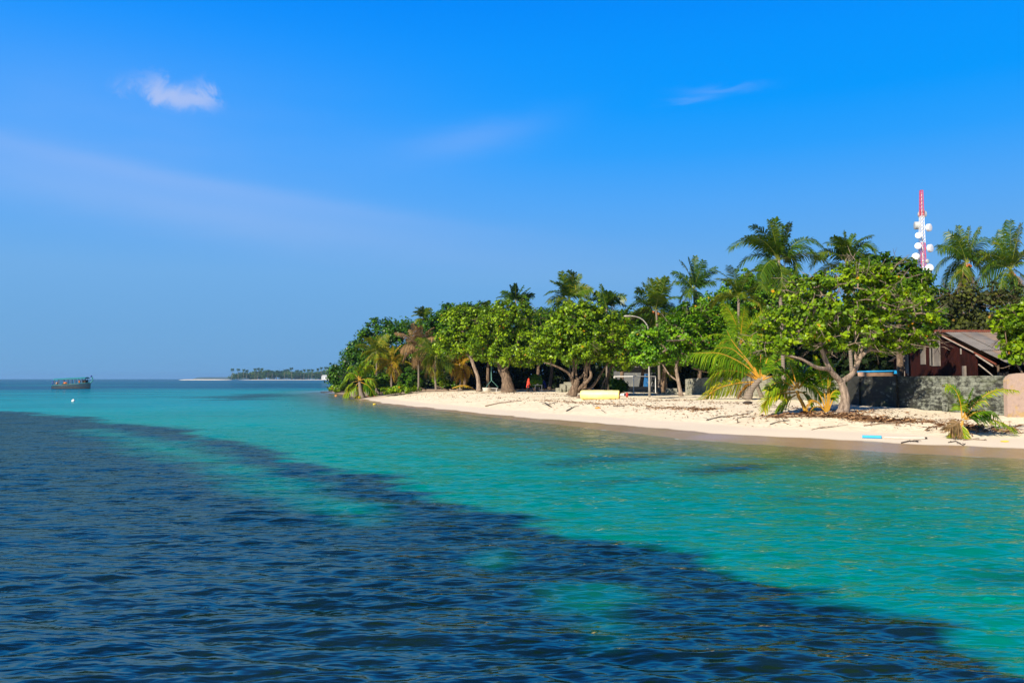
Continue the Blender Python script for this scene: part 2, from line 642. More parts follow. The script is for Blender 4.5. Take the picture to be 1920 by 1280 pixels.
# ------------------------------------------------------------------ ground: beach, land and sea bed as one sheet
xs = np.concatenate([np.arange(-260, -60, 5.0), np.arange(-60, 60, 0.42), np.arange(60, 330, 6.0)])
ys = np.concatenate([np.arange(-30, 18, 3.0), np.arange(18, 120, 0.42), np.arange(120, 190, 0.9), np.arange(190, 330, 5.0)])
gx, gy = np.meshgrid(xs, ys)
gz = H(gx.ravel(), gy.ravel())
nx, ny = len(xs), len(ys)
ii = (np.arange(ny - 1)[:, None] * nx + np.arange(nx - 1)[None, :]).ravel()
gf = np.stack([ii, ii + 1, ii + 1 + nx, ii + nx], 1)
tag(link_mesh('beach_ground', np.stack([gx.ravel(), gy.ravel(), gz], 1), gf, M['sand'], smooth=True), kind='structure')


# ------------------------------------------------------------------ water
def in_poly(x, y, P):
    ins = np.zeros(x.shape, bool)
    n = len(P)
    for i in range(n):
        ax, ay = P[i]
        bx, by = P[(i + 1) % n]
        c = ((ay > y) != (by > y))
        xi = ax + (y - ay) * (bx - ax) / ((by - ay) if by != ay else 1e-9)
        ins ^= c & (x < xi)
    return ins


def poly_sd(x, y, P):
    best = np.full(x.shape, 1e18)
    n = len(P)
    for i in range(n):
        ax, ay = P[i]
        bx, by = P[(i + 1) % n]
        dx, dy = bx - ax, by - ay
        t = np.clip(((x - ax) * dx + (y - ay) * dy) / (dx * dx + dy * dy + 1e-12), 0, 1)
        best = np.minimum(best, (x - ax - t * dx) ** 2 + (y - ay - t * dy) ** 2)
    d = np.sqrt(best)
    return np.where(in_poly(x, y, P), d, -d)


def seabed_patch(px):
    return [tuple(G(a, b)[:2]) for a, b in px]


reef_main = seabed_patch([(-900, 768), (0, 771), (80, 774), (180, 786), (270, 797), (360, 806), (430, 826), (500, 843), (590, 868),
                          (650, 882), (722, 893), (790, 915), (850, 936), (930, 950), (1010, 965), (1055, 984), (1075, 1000), (1170, 1012),
                          (1258, 1018), (1300, 1038), (1345, 1050), (1362, 1075), (1430, 1100), (1475, 1122), (1560, 1126), (1630, 1150),
                          (1660, 1175), (1745, 1178), (1800, 1205), (1850, 1240), (1900, 1272), (2000, 1340), (2100, 2400), (-2500, 2400)])
gap_a = seabed_patch([(180, 806), (300, 822), (390, 850), (470, 868), (560, 905), (650, 935), (740, 962), (690, 975), (600, 950), (500, 918), (400, 880), (300, 852), (215, 826)])
gap_b = seabed_patch([(1075, 1105), (1130, 1098), (1165, 1118), (1150, 1140), (1175, 1170), (1130, 1192), (1105, 1165), (1050, 1140), (1040, 1122)])
gap_c = seabed_patch([(905, 1035), (950, 1033), (962, 1045), (925, 1056), (890, 1048)])
patch_far = seabed_patch([(400, 745), (430, 741), (480, 738.5), (545, 738), (530, 743), (490, 748), (440, 749)])
patch_1 = seabed_patch([(1285, 886), (1340, 876), (1420, 870), (1432, 877), (1380, 886), (1320, 890)])
patch_2 = seabed_patch([(1000, 870), (1080, 861), (1180, 853), (1262, 848), (1230, 857), (1140, 867), (1060, 873)])
patch_3 = seabed_patch([(1090, 908), (1160, 900), (1215, 898), (1180, 908), (1120, 914)])
patch_4 = seabed_patch([(1478, 937), (1500, 933), (1520, 937), (1500, 941)])
patch_5 = seabed_patch([(1840, 1082), (1890, 1074), (1930, 1078), (1890, 1090)])

rings = [1.2]
while rings[-1] < 14000:
    r0 = rings[-1]
    k = 0.0043 if r0 < 80 else 0.0062 if r0 < 300 else (0.014 if r0 < 3000 else 0.05)
    rings.append(r0 * (1 + k) + 0.004)
rings = np.array(rings)
angs = np.concatenate([np.linspace(R(-100), R(-36), 60, endpoint=False), np.linspace(R(-36), R(36), 400, endpoint=False), np.linspace(R(36), R(100), 61)])
rr, aa = np.meshgrid(rings, angs, indexing='ij')
wx, wy = (rr * np.sin(aa)).ravel(), (rr * np.cos(aa)).ravel()
rv = rr.ravel()
wr = np.random.default_rng(3)
wz = np.zeros_like(wx)
sx = np.zeros_like(wx)
sy = np.zeros_like(wx)
NW = 72
for i in range(NW):
    lam = 0.16 * (4.0 / 0.16) ** ((i + wr.random()) / NW)
    th = R(-97) + wr.normal(0, R(17))
    kx, ky = 2 * math.pi / lam * math.cos(th), 2 * math.pi / lam * math.sin(th)
    slope = 0.052 * (1.0 if lam < 0.45 else (0.45 / lam) ** 0.72)
    amp = slope * lam / (2 * math.pi)
    ph = wr.random() * 6.283
    spacing = rv * 0.0043
    fade = np.clip((lam / (spacing * 2.5) - 0.6) / 1.2, 0, 1)
    arg = kx * wx + ky * wy + ph
    arg += 0.7 * np.sin(0.21 * wx * wr.uniform(0.5, 1.5) + 0.17 * wy + ph * 3)      # break up the long crests
    wz += amp * fade * (np.sin(arg) + 0.22 * np.cos(2 * arg))
calm = np.clip(-shore_dist(wx, wy) / 7.0, 0.06, 1)
gust = 0.8 + 0.3 * wob(wx, wy, 0.06)
wz = wz * calm * gust

hd = -H(wx, wy)                                        # depth
nz1 = wob(wx, wy, 0.8, 3) * 0.30 + wob(wx, wy, 2.3, 5) * 0.16 + wob(wx, wy, 0.22, 4) * 0.5 + wob(wx, wy, 5.1, 8) * 0.10
nzf = wob(wx, wy, 0.035, 2)
nzs = 0.45 * wob(wx * 0.35, wy * 1.6, 1.3, 11) + 0.25 * wob(wx * 0.4, wy * 1.5, 3.1, 12)     # drawn out along the swell


def soft(sd, w, amp=1.0):
    return np.clip((sd + nz1 * amp * (1 + rv * 0.025) + nzs * amp) / w + 0.5, 0, 1)


w0 = 0.45 + rv * 0.012
reef = soft(poly_sd(wx, wy, reef_main), w0, 0.9)
reef *= 1 - 0.80 * soft(poly_sd(wx, wy, gap_a), 1.4 + rv * 0.02, 1.0)
reef *= 1 - 0.58 * soft(poly_sd(wx, wy, gap_b), 0.7, 0.5)
reef *= 1 - 0.55 * soft(poly_sd(wx, wy, gap_c), 0.6, 0.25)
reef = np.maximum(reef, 0.9 * soft(poly_sd(wx, wy, patch_far), 8, 2.0))
for P_, s_ in ((patch_1, 0.8), (patch_2, 0.55), (patch_3, 0.6), (patch_4, 0.7), (patch_5, 0.6)):
    reef = np.maximum(reef, s_ * soft(poly_sd(wx, wy, P_), 1.3, 0.6))
dist = np.hypot(wx, wy)
# beyond the lagoon the sea deepens, with pale shallows lying across it
deep = np.clip((dist - 200 + 34 * nzf + 16 * wob(wx * 0.3, wy, 0.12, 31)) / 55, 0, 1)
def band(y0, w):
    return np.exp(-((np.log(wy.clip(10, None)) - math.log(y0) + 0.07 * nzf) / w) ** 2)
shal = 0.75 * band(330, 0.06) + 0.55 * band(560, 0.09) + 0.45 * band(1500, 0.16)
deep *= 1 - np.clip(shal, 0, 0.85)
sand_c = np.array([0.000, 0.205, 0.135])
shallow_refl_c = np.array([0.058, 0.135, 0.045])  # green of the shallows with the trees' reflection mixed into the colour
far_sand = np.array([0.0, 0.235, 0.285])
reef_c = np.array([0.0040, 0.0090, 0.0065])
deep_c = np.array([0.0, 0.060, 0.150])
t_sh = (np.clip((hd - 0.15) / 1.35, 0, 1) ** 0.9)[:, None]
base = shallow_refl_c * (1 - t_sh) + sand_c * t_sh
tf = np.clip((dist - 30) / 60, 0, 1)[:, None]
base = base * (1 - tf * t_sh) + far_sand * tf * t_sh
streaks = 0.14 * wob(wx, wy, 0.11, 7) + np.clip((dist - 40) / 80, 0, 1) * (0.16 * wob(wx * 0.25, wy, 0.16, 33) + 0.12 * wob(wx * 0.3, wy, 0.47, 34))
base = base * (1 + streaks[:, None] * t_sh)
left_deep = (np.clip((-wx - 15) / 90, 0, 1) * np.clip((dist - 70) / 60, 0, 1) * (0.38 + 0.16 * wob(wx * 0.3, wy, 0.09, 41)))[:, None]      # the lagoon floor drops away to the west
base = base * (1 - left_deep) + deep_c * left_deep
base = base * (1 - deep[:, None]) + deep_c * deep[:, None]
rf = (reef * np.clip(hd / 0.3, 0, 1))[:, None]
mottle = 1 + 0.5 * wob(wx, wy, 0.9, 9)[:, None]
base = base * (1 - 0.97 * rf) + reef_c * mottle * 0.97 * rf
opac = np.clip(hd / 0.9, 0, 1) ** 0.75
opac = np.maximum(opac, rf[:, 0] * 0.9)
# a broken thin line of foam where the wavelets run up the sand
foam = np.exp(-((hd - 0.012 - 0.014 * wob(wx, wy, 0.9, 21)) / 0.010) ** 2) * np.clip(wob(wx, wy, 1.9, 22) * 0.9 + 0.35, 0, 1)
foam = np.clip(foam * np.clip((120 - rv) / 60, 0, 1), 0, 0.75)
base = base * (1 - foam[:, None]) + np.array([0.72, 0.72, 0.68]) * foam[:, None]
opac = np.maximum(opac, foam)
wcol = np.concatenate([np.clip(base, 0, 1), opac[:, None]], 1)
nr, na = rr.shape
ii = (np.arange(nr - 1)[:, None] * na + np.arange(na - 1)[None, :]).ravel()
wf = np.stack([ii, ii + na, ii + na + 1, ii + 1], 1)


def water_mat():
    m, t, out = mat('sea_water')
    at = t.node('ShaderNodeAttribute', attribute_name='wcol')
    tc = t.node('ShaderNodeTexCoord')
    P = tc.outputs['Object']
    st = t.mapping(P, rot=(0, 0, R(-7)), scale=(0.28, 1.0, 1.0))
    n1 = t.noise(st, 4.2, 2, 0.5, 0.3)
    n2 = t.noise(st, 8.0, 2, 0.5, 0.4)
    n3 = t.noise(st, 0.32, 3, 0.55, 0.2)
    ln = t.node('ShaderNodeVectorMath', operation='LENGTH')
    t.link(P, ln.inputs[0])
    farw = t.smooth(ln.outputs['Value'], 25, 140)
    h = t.math('ADD', t.math('MULTIPLY', n2, 0.034), t.math('MULTIPLY', n1, t.math('ADD', 0.055, t.math('MULTIPLY', farw, 0.10))))
    h = t.math('ADD', h, t.math('MULTIPLY', n3, t.math('MULTIPLY', farw, 0.35)))
    bp = t.node('ShaderNodeBump')
    wind = t.noise(t.mapping(P, rot=(0, 0, R(-7)), scale=(0.10, 0.22, 1.0)), 1.0, 3, 0.55, 0.6)
    t.link(t.math('ADD', 0.35, t.math('MULTIPLY', wind, 0.85)), bp.inputs['Strength'])
    bp.inputs['Distance'].default_value = 1.0
    t.link(h, bp.inputs['Height'])
    body = t.node('ShaderNodeBsdfDiffuse')
    t.link(at.outputs['Color'], body.inputs[0])
    tr = t.node('ShaderNodeBsdfTransparent')
    tr.inputs[0].default_value = (0.86, 0.95, 0.90, 1)
    mb = t.node('ShaderNodeMixShader')
    t.link(at.outputs['Alpha'], mb.inputs[0])
    t.link(tr.outputs[0], mb.inputs[1])
    t.link(body.outputs[0], mb.inputs[2])
    gl = t.node('ShaderNodeBsdfGlossy')
    gl.inputs['Color'].default_value = (1.0, 0.93, 0.74, 1)
    t.link(t.math('ADD', 0.04, t.math('MULTIPLY', t.smooth(ln.outputs['Value'], 150, 1500), 0.22)), gl.inputs['Roughness'])
    t.link(bp.outputs[0], gl.inputs['Normal'])
    fr = t.node('ShaderNodeFresnel')
    fr.inputs['IOR'].default_value = 1.333
    t.link(bp.outputs[0], fr.inputs['Normal'])
    mx = t.node('ShaderNodeMixShader')
    t.link(t.math('MINIMUM', t.math('MULTIPLY', t.math('POWER', fr.outputs[0], 2.1), 0.70), 0.32), mx.inputs[0])
    t.link(mb.outputs[0], mx.inputs[1])
    t.link(gl.outputs[0], mx.inputs[2])
    t.link(mx.outputs[0], out.inputs[0])
    return m


M['water'] = water_mat()
tag(link_mesh('sea_water', np.stack([wx, wy, wz], 1), wf, M['water'], smooth=True, attrs={'wcol': ('POINT', wcol)}), kind='structure')


# ------------------------------------------------------------------ vegetation builders
LEAF6 = np.array([[-0.5, 0.0], [-0.30, 0.42], [0.18, 0.46], [0.55, 0.0], [0.18, -0.46], [-0.30, -0.42]])
LEAF4 = np.array([[-0.5, 0.0], [0.0, 0.45], [0.55, 0.0], [0.0, -0.45]])


def leaves(name, cen, nrm, size, rnd, material, parent, hexa=True):
    n = len(cen)
    shp = LEAF6 if hexa else LEAF4
    k = len(shp)
    nrm = nrm / np.linalg.norm(nrm, axis=1, keepdims=True)
    a = rng.normal(size=(n, 3))
    u = np.cross(nrm, a)
    u /= np.linalg.norm(u, axis=1, keepdims=True) + 1e-9
    v = np.cross(nrm, u)
    cup = np.array([abs(q[1]) for q in shp]) * 0.35
    vs = cen[:, None, :] + size[:, None, None] * (u[:, None, :] * shp[None, :, 0:1] + v[:, None, :] * shp[None, :, 1:2]
                                                  + nrm[:, None, :] * cup[None, :, None])
    if hexa:       # two halves folded along the midrib
        b = (np.arange(n) * 6)[:, None]
        f = np.concatenate([b + np.array([[0, 3, 2, 1]]), b + np.array([[0, 5, 4, 3]])], 1).reshape(-1, 4)
        r = np.repeat(rnd, 2)
    else:
        f = (np.arange(n) * 4)[:, None] + np.array([[0, 1, 2, 3]])
        r = rnd
    return link_mesh(name, vs.reshape(-1, 3), f.astype(np.int32), material, parent, attrs={'rnd': ('FACE', r)})


def crown_clumps(blobs, n, flat=0.0):
    """clump centres in a set of ellipsoids, most of them near the surface"""
    vol = np.array([b[3] * b[4] * b[5] for b in blobs]) ** 0.75
    pick = rng.choice(len(blobs), size=n * 3, p=vol / vol.sum())
    B = np.array(blobs)[pick]
    d = rng.normal(size=(n * 3, 3))
    d /= np.linalg.norm(d, axis=1, keepdims=True)
    rad = rng.random(n * 3) ** 0.38
    lump = np.sin(d[:, 0] * 4.1 + B[:, 0]) * np.cos(d[:, 2] * 3.7 + B[:, 2]) + 0.7 * np.sin(d[:, 1] * 5.3 + d[:, 2] * 4.4 + B[:, 0])
    rad = rad * (1 + 0.13 * lump) * np.where(rng.random(n * 3) < 0.07, 1.18, 1.0)
    c = B[:, :3] + d * rad[:, None] * B[:, 3:6]
    keep = []
    for b in blobs:                                   # drop what lies deep inside another blob
        pass
    q = np.ones(len(c), bool)
    for b in blobs:
        r = (((c - np.array(b[:3])) / np.array(b[3:6])) ** 2).sum(1)
        q &= ~((r < 0.30) & (rng.random(len(c)) < 0.8))
    hole = np.sin(c[:, 0] * 2.3 + 1.1) + np.sin(c[:, 1] * 2.0 + c[:, 2] * 1.4) + np.sin(c[:, 2] * 2.9 + 0.4 - c[:, 0] * 0.8)
    q &= ~((hole > 0.95) & (rng.random(len(c)) < 0.75))
    c = c[q][:n]
    return c


def grow(roots, clumps, trunk_r, seed=0, min_r=0.012):
    """a simple branch skeleton: every clump is joined to the nearest branch already there.
    roots: list of polylines (points, radius at start, radius at end)"""
    r2 = np.random.default_rng(seed)
    pos, par, fix = [], [], []
    for pts, ra, rb in roots:
        # dense samples along the limb
        P = [Vector(p) for p in pts]
        prev = -1
        if pos:
            dd = [(Vector(q) - P[0]).length for q in pos]
            j = int(np.argmin(dd))
            if dd[j] < 0.6:
                prev = j
        L = sum((P[i + 1] - P[i]).length for i in range(len(P) - 1))
        done = 0
        for i in range(len(P) - 1):
            seg = (P[i + 1] - P[i]).length
            m = max(2, int(seg / 0.5))
            for s in range(m + (1 if i == len(P) - 2 else 0)):
                f = s / m
                p = P[i].lerp(P[i + 1], f)
                pos.append(np.array(p))
                par.append(prev)
                tt = (done + seg * f) / L
                fix.append(ra * (1 - tt) + rb * tt)
                prev = len(pos) - 1
            done += seg
    n_fix = len(pos)
    top = np.array(roots[0][0][-1])
    order = np.argsort(np.linalg.norm(clumps - top, axis=1))
    PA = np.zeros((n_fix + 4 * len(clumps), 3))
    PA[:n_fix] = pos
    lowz = min(p[2] for p in pos)
    usable = np.zeros(len(PA), bool)
    z0 = top[2]
    for i in range(n_fix):
        usable[i] = PA[i][2] > lowz + 0.72 * (z0 - lowz) or fix[i] < 0.6 * trunk_r
    cnt = n_fix
    for ci in order:
        c = clumps[ci]
        d = np.linalg.norm(PA[:cnt] - c, axis=1) + np.where(usable[:cnt], 0, 50)
        j = int(np.argmin(d))
        s = PA[j]
        L = np.linalg.norm(c - s)
        m = 1 if L < 0.5 else (2 if L < 1.4 else 4)
        prev = j
        for q in range(1, m + 1):
            f = q / m
            p = s * (1 - f) + c * f
            if q < m:
                p = p + r2.normal(0, 0.09 * L, 3) + np.array([0, 0, 0.10 * L * math.sin(math.pi * f)])
            if cnt >= len(PA):
                break
            PA[cnt] = p
            usable[cnt] = True
            par.append(prev)
            fix.append(None)
            prev = cnt
            cnt += 1
    wgt = np.zeros(cnt)
    has = np.zeros(cnt, bool)
    for i in range(cnt):
        if par[i] >= 0:
            has[par[i]] = True
    wgt[~has] = 1
    for i in range(cnt - 1, -1, -1):
        if par[i] >= 0:
            wgt[par[i]] += wgt[i]
    rad = [fix[i] if fix[i] is not None else min(min_r * wgt[i] ** 0.5, trunk_r * 0.55) for i in range(cnt)]
    return PA[:cnt], par, rad, n_fix


def limb_mesh(PA, par, rad, sides=6, skip_below=None):
    vs, fs = [], []
    ca = [(math.cos(2 * math.pi * k / sides), math.sin(2 * math.pi * k / sides)) for k in range(sides)]
    for i in range(len(PA)):
        j = par[i]
        if j < 0:
            continue
        a, b = Vector(PA[j]), Vector(PA[i])
        t = b - a
        if t.length < 1e-4:
            continue
        t.normalize()
        x = t.orthogonal().normalized()
        y = t.cross(x)
        r0 = min(rad[j], rad[i] * 1.6)
        base = len(vs)
        e = t * min(0.25 * r0, 0.04)
        for (p, r) in ((a - e, r0), (b + e, rad[i])):
            for c, s in ca:
                vs.append(p + (x * c + y * s) * r)
        for k in range(sides):
            fs.append((base + k, base + (k + 1) % sides, base + sides + (k + 1) % sides, base + sides + k))
    return vs, fs


def trunk_tube(mb, pts, r0, r1, flare=1.5, sides=12, mi=0, fluted=0.0):
    """a smooth tapering trunk with a root flare"""
    P = [Vector(p) for p in pts]
    S = []
    for i in range(len(P) - 1):
        p0, p1, p2, p3 = P[max(i - 1, 0)], P[i], P[i + 1], P[min(i + 2, len(P) - 1)]
        for s in range(6):
            t = s / 6
            S.append(0.5 * ((2 * p1) + (p2 - p0) * t + (2 * p0 - 5 * p1 + 4 * p2 - p3) * t * t + (3 * p1 - p0 - 3 * p2 + p3) * t ** 3))
    S.append(P[-1])
    n = len(S)
    rr_ = []
    for i in range(n):
        f = i / (n - 1)
        r = r0 * (1 - f) + r1 * f
        hgt = (S[i] - S[0]).length
        r *= 1 + (flare - 1) * math.exp(-hgt / (r0 * 1.6))
        rr_.append(r * (1 + 0.06 * math.sin(i * 2.3)))
    mb.tube(S, rr_, sides, mi)
    return S


def broad_tree(label, base, crown_px, Y, leafmat, n_clump, per, leaf_size, trunk_px=None, trunk_r=0.18, limbs_px=(), depth_f=0.85,
               hexa=True, cl_r=0.42, group=None, bark='bark', bare=0, seed=1, name='beach_tree', cat='tree', up=0.4, upper_only=0.0, min_r=0.012):
    """base: ground point; crown_px: blobs (px, py, rx, ry[, dy]) in photo pixels at depth Y; trunk and limbs as pixel polylines"""
    root = empty(name, base, label, cat, group)
    k = Y / FPX
    blobs = []
    for b in crown_px:
        dy = b[4] if len(b) > 4 else 0.0
        c = A(b[0], b[1], Y + dy)
        blobs.append((c.x, c.y, c.z, b[2] * k, max(b[2], b[3]) * k * depth_f, b[3] * k))
    cl = crown_clumps(blobs, n_clump)
    gz_ = H(cl[:, 0], cl[:, 1])
    cl = cl[cl[:, 2] > gz_ + 0.35]
    cc = np.average(np.array([b[:3] for b in blobs]), axis=0, weights=[b[3] * b[5] for b in blobs])
    # trunk and limbs
    r_ = random.Random(seed)
    if trunk_px:
        tp = [base] + [A(q[0], q[1], Y + (q[2] if len(q) > 2 else 0)) for q in trunk_px[1:]]
    else:
        tp = [base, base.lerp(Vector(cc), 0.35) + Vector((r_.uniform(-.2, .2), 0, 0)), base.lerp(Vector(cc), 0.75)]
    mb = MB()
    S = trunk_tube(mb, tp, trunk_r, trunk_r * 0.72)
    roots = [(S, trunk_r, trunk_r * 0.72)]
    for lp in limbs_px:
        pts = [A(q[0], q[1], Y + (q[2] if len(q) > 2 else 0)) for q in lp[0]]
        LS = trunk_tube(mb, pts, lp[1], lp[2], flare=1.1, sides=9)
        roots.append((LS, lp[1], lp[2]))
    PA, par, rad, n_fix = grow(roots, cl, trunk_r, seed, min_r)
    for i in range(n_fix):
        pass
    sub_par = [(-1 if i < n_fix else par[i]) for i in range(len(PA))]
    v_, f_ = limb_mesh(PA, sub_par, rad, 6 if hexa else 4)
    mb.add(v_, f_)
    # bare twigs standing out of the crown
    for _ in range(bare):
        i = r_.randrange(n_fix, len(PA))
        s = Vector(PA[i])
        d = (s - Vector(cc)).normalized() + Vector((r_.gauss(0, .5), r_.gauss(0, .5) - 0.3, r_.gauss(0, .45)))
        d.normalize()
        L = r_.uniform(0.5, 1.3)
        p1 = s + d * L * 0.5 + Vector((r_.gauss(0, .1), r_.gauss(0, .1), r_.gauss(0, .1)))
        p2 = s + d * L
        mb.tube([s, p1, p2], [0.020, 0.014, 0.006], 4)
        e = p1 + (d + Vector((r_.gauss(0, .7), r_.gauss(0, .7), r_.gauss(0, .7)))).normalized() * L * 0.5
        mb.tube([p1, e], [0.011, 0.005], 4)
    mb.build('trunk', M[bark], root, smooth=True)
    # leaves
    nc = len(cl)
    npl = np.maximum(4, rng.normal(per, per * 0.4, nc)).astype(int)
    idx = np.repeat(np.arange(nc), npl)
    n = len(idx)
    csz = cl_r * rng.uniform(0.65, 1.35, nc)
    off = rng.normal(size=(n, 3))
    off /= np.linalg.norm(off, axis=1, keepdims=True)
    off *= (rng.random(n) ** 0.45)[:, None]
    off[:, 2] *= 0.72
    cen = cl[idx] + off * csz[idx][:, None]
    out_ = cl[idx] - cc
    out_ /= np.linalg.norm(out_, axis=1, keepdims=True) + 1e-6
    nrm = np.array([0, 0, up]) + 0.45 * out_ + 0.40 * off + rng.normal(0, 0.45, (n, 3))
    gz_ = H(cen[:, 0], cen[:, 1])
    ok = cen[:, 2] > gz_ + 0.12
    shade = rng.random(nc)
    rnd = np.clip(0.42 * rng.random(n) + 0.52 * shade[idx], 0, 0.94)
    spot = rng.random(n)
    rnd = np.where(spot > 0.993, 0.985 + 0.015 * rng.random(n), rnd)
    sz = leaf_size * rng.uniform(0.55, 1.4, n)
    leaves('crown', cen[ok], nrm[ok], sz[ok], rnd[ok], M[leafmat], root, hexa)
    return root


def frond_geo(path, llen, npair, mb, lv, width=0.05, drop=0.5, rach=0.03, agev=0.4, seg=2, twist=0.0, start=0.14, roll=None):
    """one palm frond along a 3-d path: a rachis tube (into mb) and leaflets (arrays appended to lv)"""
    P = np.array([tuple(p) for p in path])
    width *= 1.35
    llen *= 1.35
    # resample
    d = np.r_[0, np.cumsum(np.linalg.norm(np.diff(P, axis=0), axis=1))]
    L = d[-1]
    s = np.linspace(0, 1, 12)
    Q = np.stack([np.interp(s * L, d, P[:, i]) for i in range(3)], 1)
    for _ in range(2):
        Q[1:-1] = 0.25 * Q[:-2] + 0.5 * Q[1:-1] + 0.25 * Q[2:]
    mb.tube([Vector(q) for q in Q], [rach * (1.25 - 1.12 * t) for t in s], 5, 1)
    t = np.linspace(start, 0.995, npair)
    C = np.stack([np.interp(t, s, Q[:, i]) for i in range(3)], 1)
    Tn = np.gradient(Q, axis=0)
    Tn /= np.linalg.norm(Tn, axis=1, keepdims=True)
    Tt = np.stack([np.interp(t, s, Tn[:, i]) for i in range(3)], 1)
    Tt /= np.linalg.norm(Tt, axis=1, keepdims=True)
    side = np.cross(Tt, np.array([0, 0, 1.0]))
    ln = np.linalg.norm(side, axis=1, keepdims=True)
    side = np.where(ln > 0.15, side / np.maximum(ln, 1e-6), np.array([[1.0, 0.0, 0.0]]))
    up = np.cross(side, Tt)
    if roll is None:
        roll = rng.normal(0, 0.65)
    side, up = side * math.cos(roll) + up * math.sin(roll), up * math.cos(roll) - side * math.sin(roll)
    prof = np.clip(np.sin(np.pi * np.clip(0.12 + 0.80 * t, 0, 1)) ** 0.6, 0.25, 1)
    for sg in (-1, 1):
        n = len(t)
        jl = llen * prof * rng.uniform(0.82, 1.12, n)
        sw = np.clip(0.45 + 0.9 * t, 0, 1.35)[:, None]
        dir0 = sg * side * (1.15 - 0.25 * t[:, None]) + Tt * sw * 0.72 + up * (0.25 + twist * sg) + rng.normal(0, 0.09, (n, 3))
        dir0 /= np.linalg.norm(dir0, axis=1, keepdims=True)
        g = np.array([0, 0, -1.0]) * (drop * rng.uniform(0.7, 1.3, n))[:, None]
        p0 = C
        p1 = C + dir0 * (jl * 0.5)[:, None] + g * (jl * 0.16)[:, None]
        p2 = C + dir0 * (jl * 0.88)[:, None] + g * (jl * 0.62)[:, None]
        wv = np.cross(dir0, up)
        wv = Tt + rng.normal(0, 0.12, (n, 3))
        wv /= np.linalg.norm(wv, axis=1, keepdims=True)
        w = width * rng.uniform(0.8, 1.2, n)[:, None]
        V_ = np.stack([p0 - wv * w * 0.35, p0 + wv * w * 0.35, p1 - wv * w * 0.5, p1 + wv * w * 0.5, p2], 1)
        lv.append((V_, np.clip(agev + rng.normal(0, 0.16, n) + 0.12 * t, 0, 1)))


def frond_obj(name, lv, mb, mats, parent):
    V_ = np.concatenate([a for a, _ in lv]).reshape(-1, 3)
    r_ = np.concatenate([b for _, b in lv])
    n = len(r_)
    b = np.arange(n) * 5
    off = len(mb.v)
    vs = list(mb.v) + V_.tolist()
    fs = list(mb.f)
    mi = list(mb.m)
    for i in range(n):
        k = off + int(b[i])
        fs.append((k, k + 1, k + 3, k + 2))
        fs.append((k + 2, k + 3, k + 4))
        mi += [0, 0]
    rr2 = np.r_[np.zeros(len(mb.f)), np.repeat(r_, 2)]
    return link_mesh(name, vs, fs, mats, parent, mi=mi, attrs={'rnd': ('FACE', rr2)})


def arc_path(c, azm, el0, L, bend, n=10, side=0.0):
    p = Vector(c)
    out = [p.copy()]
    for i in range(n):
        s = (i + 0.5) / n
        e = el0 - bend * s ** 1.35
        a = azm + side * s
        p = p + Vector((math.cos(e) * math.cos(a), math.cos(e) * math.sin(a), math.sin(e))) * (L / n)
        out.append(p.copy())
    return out


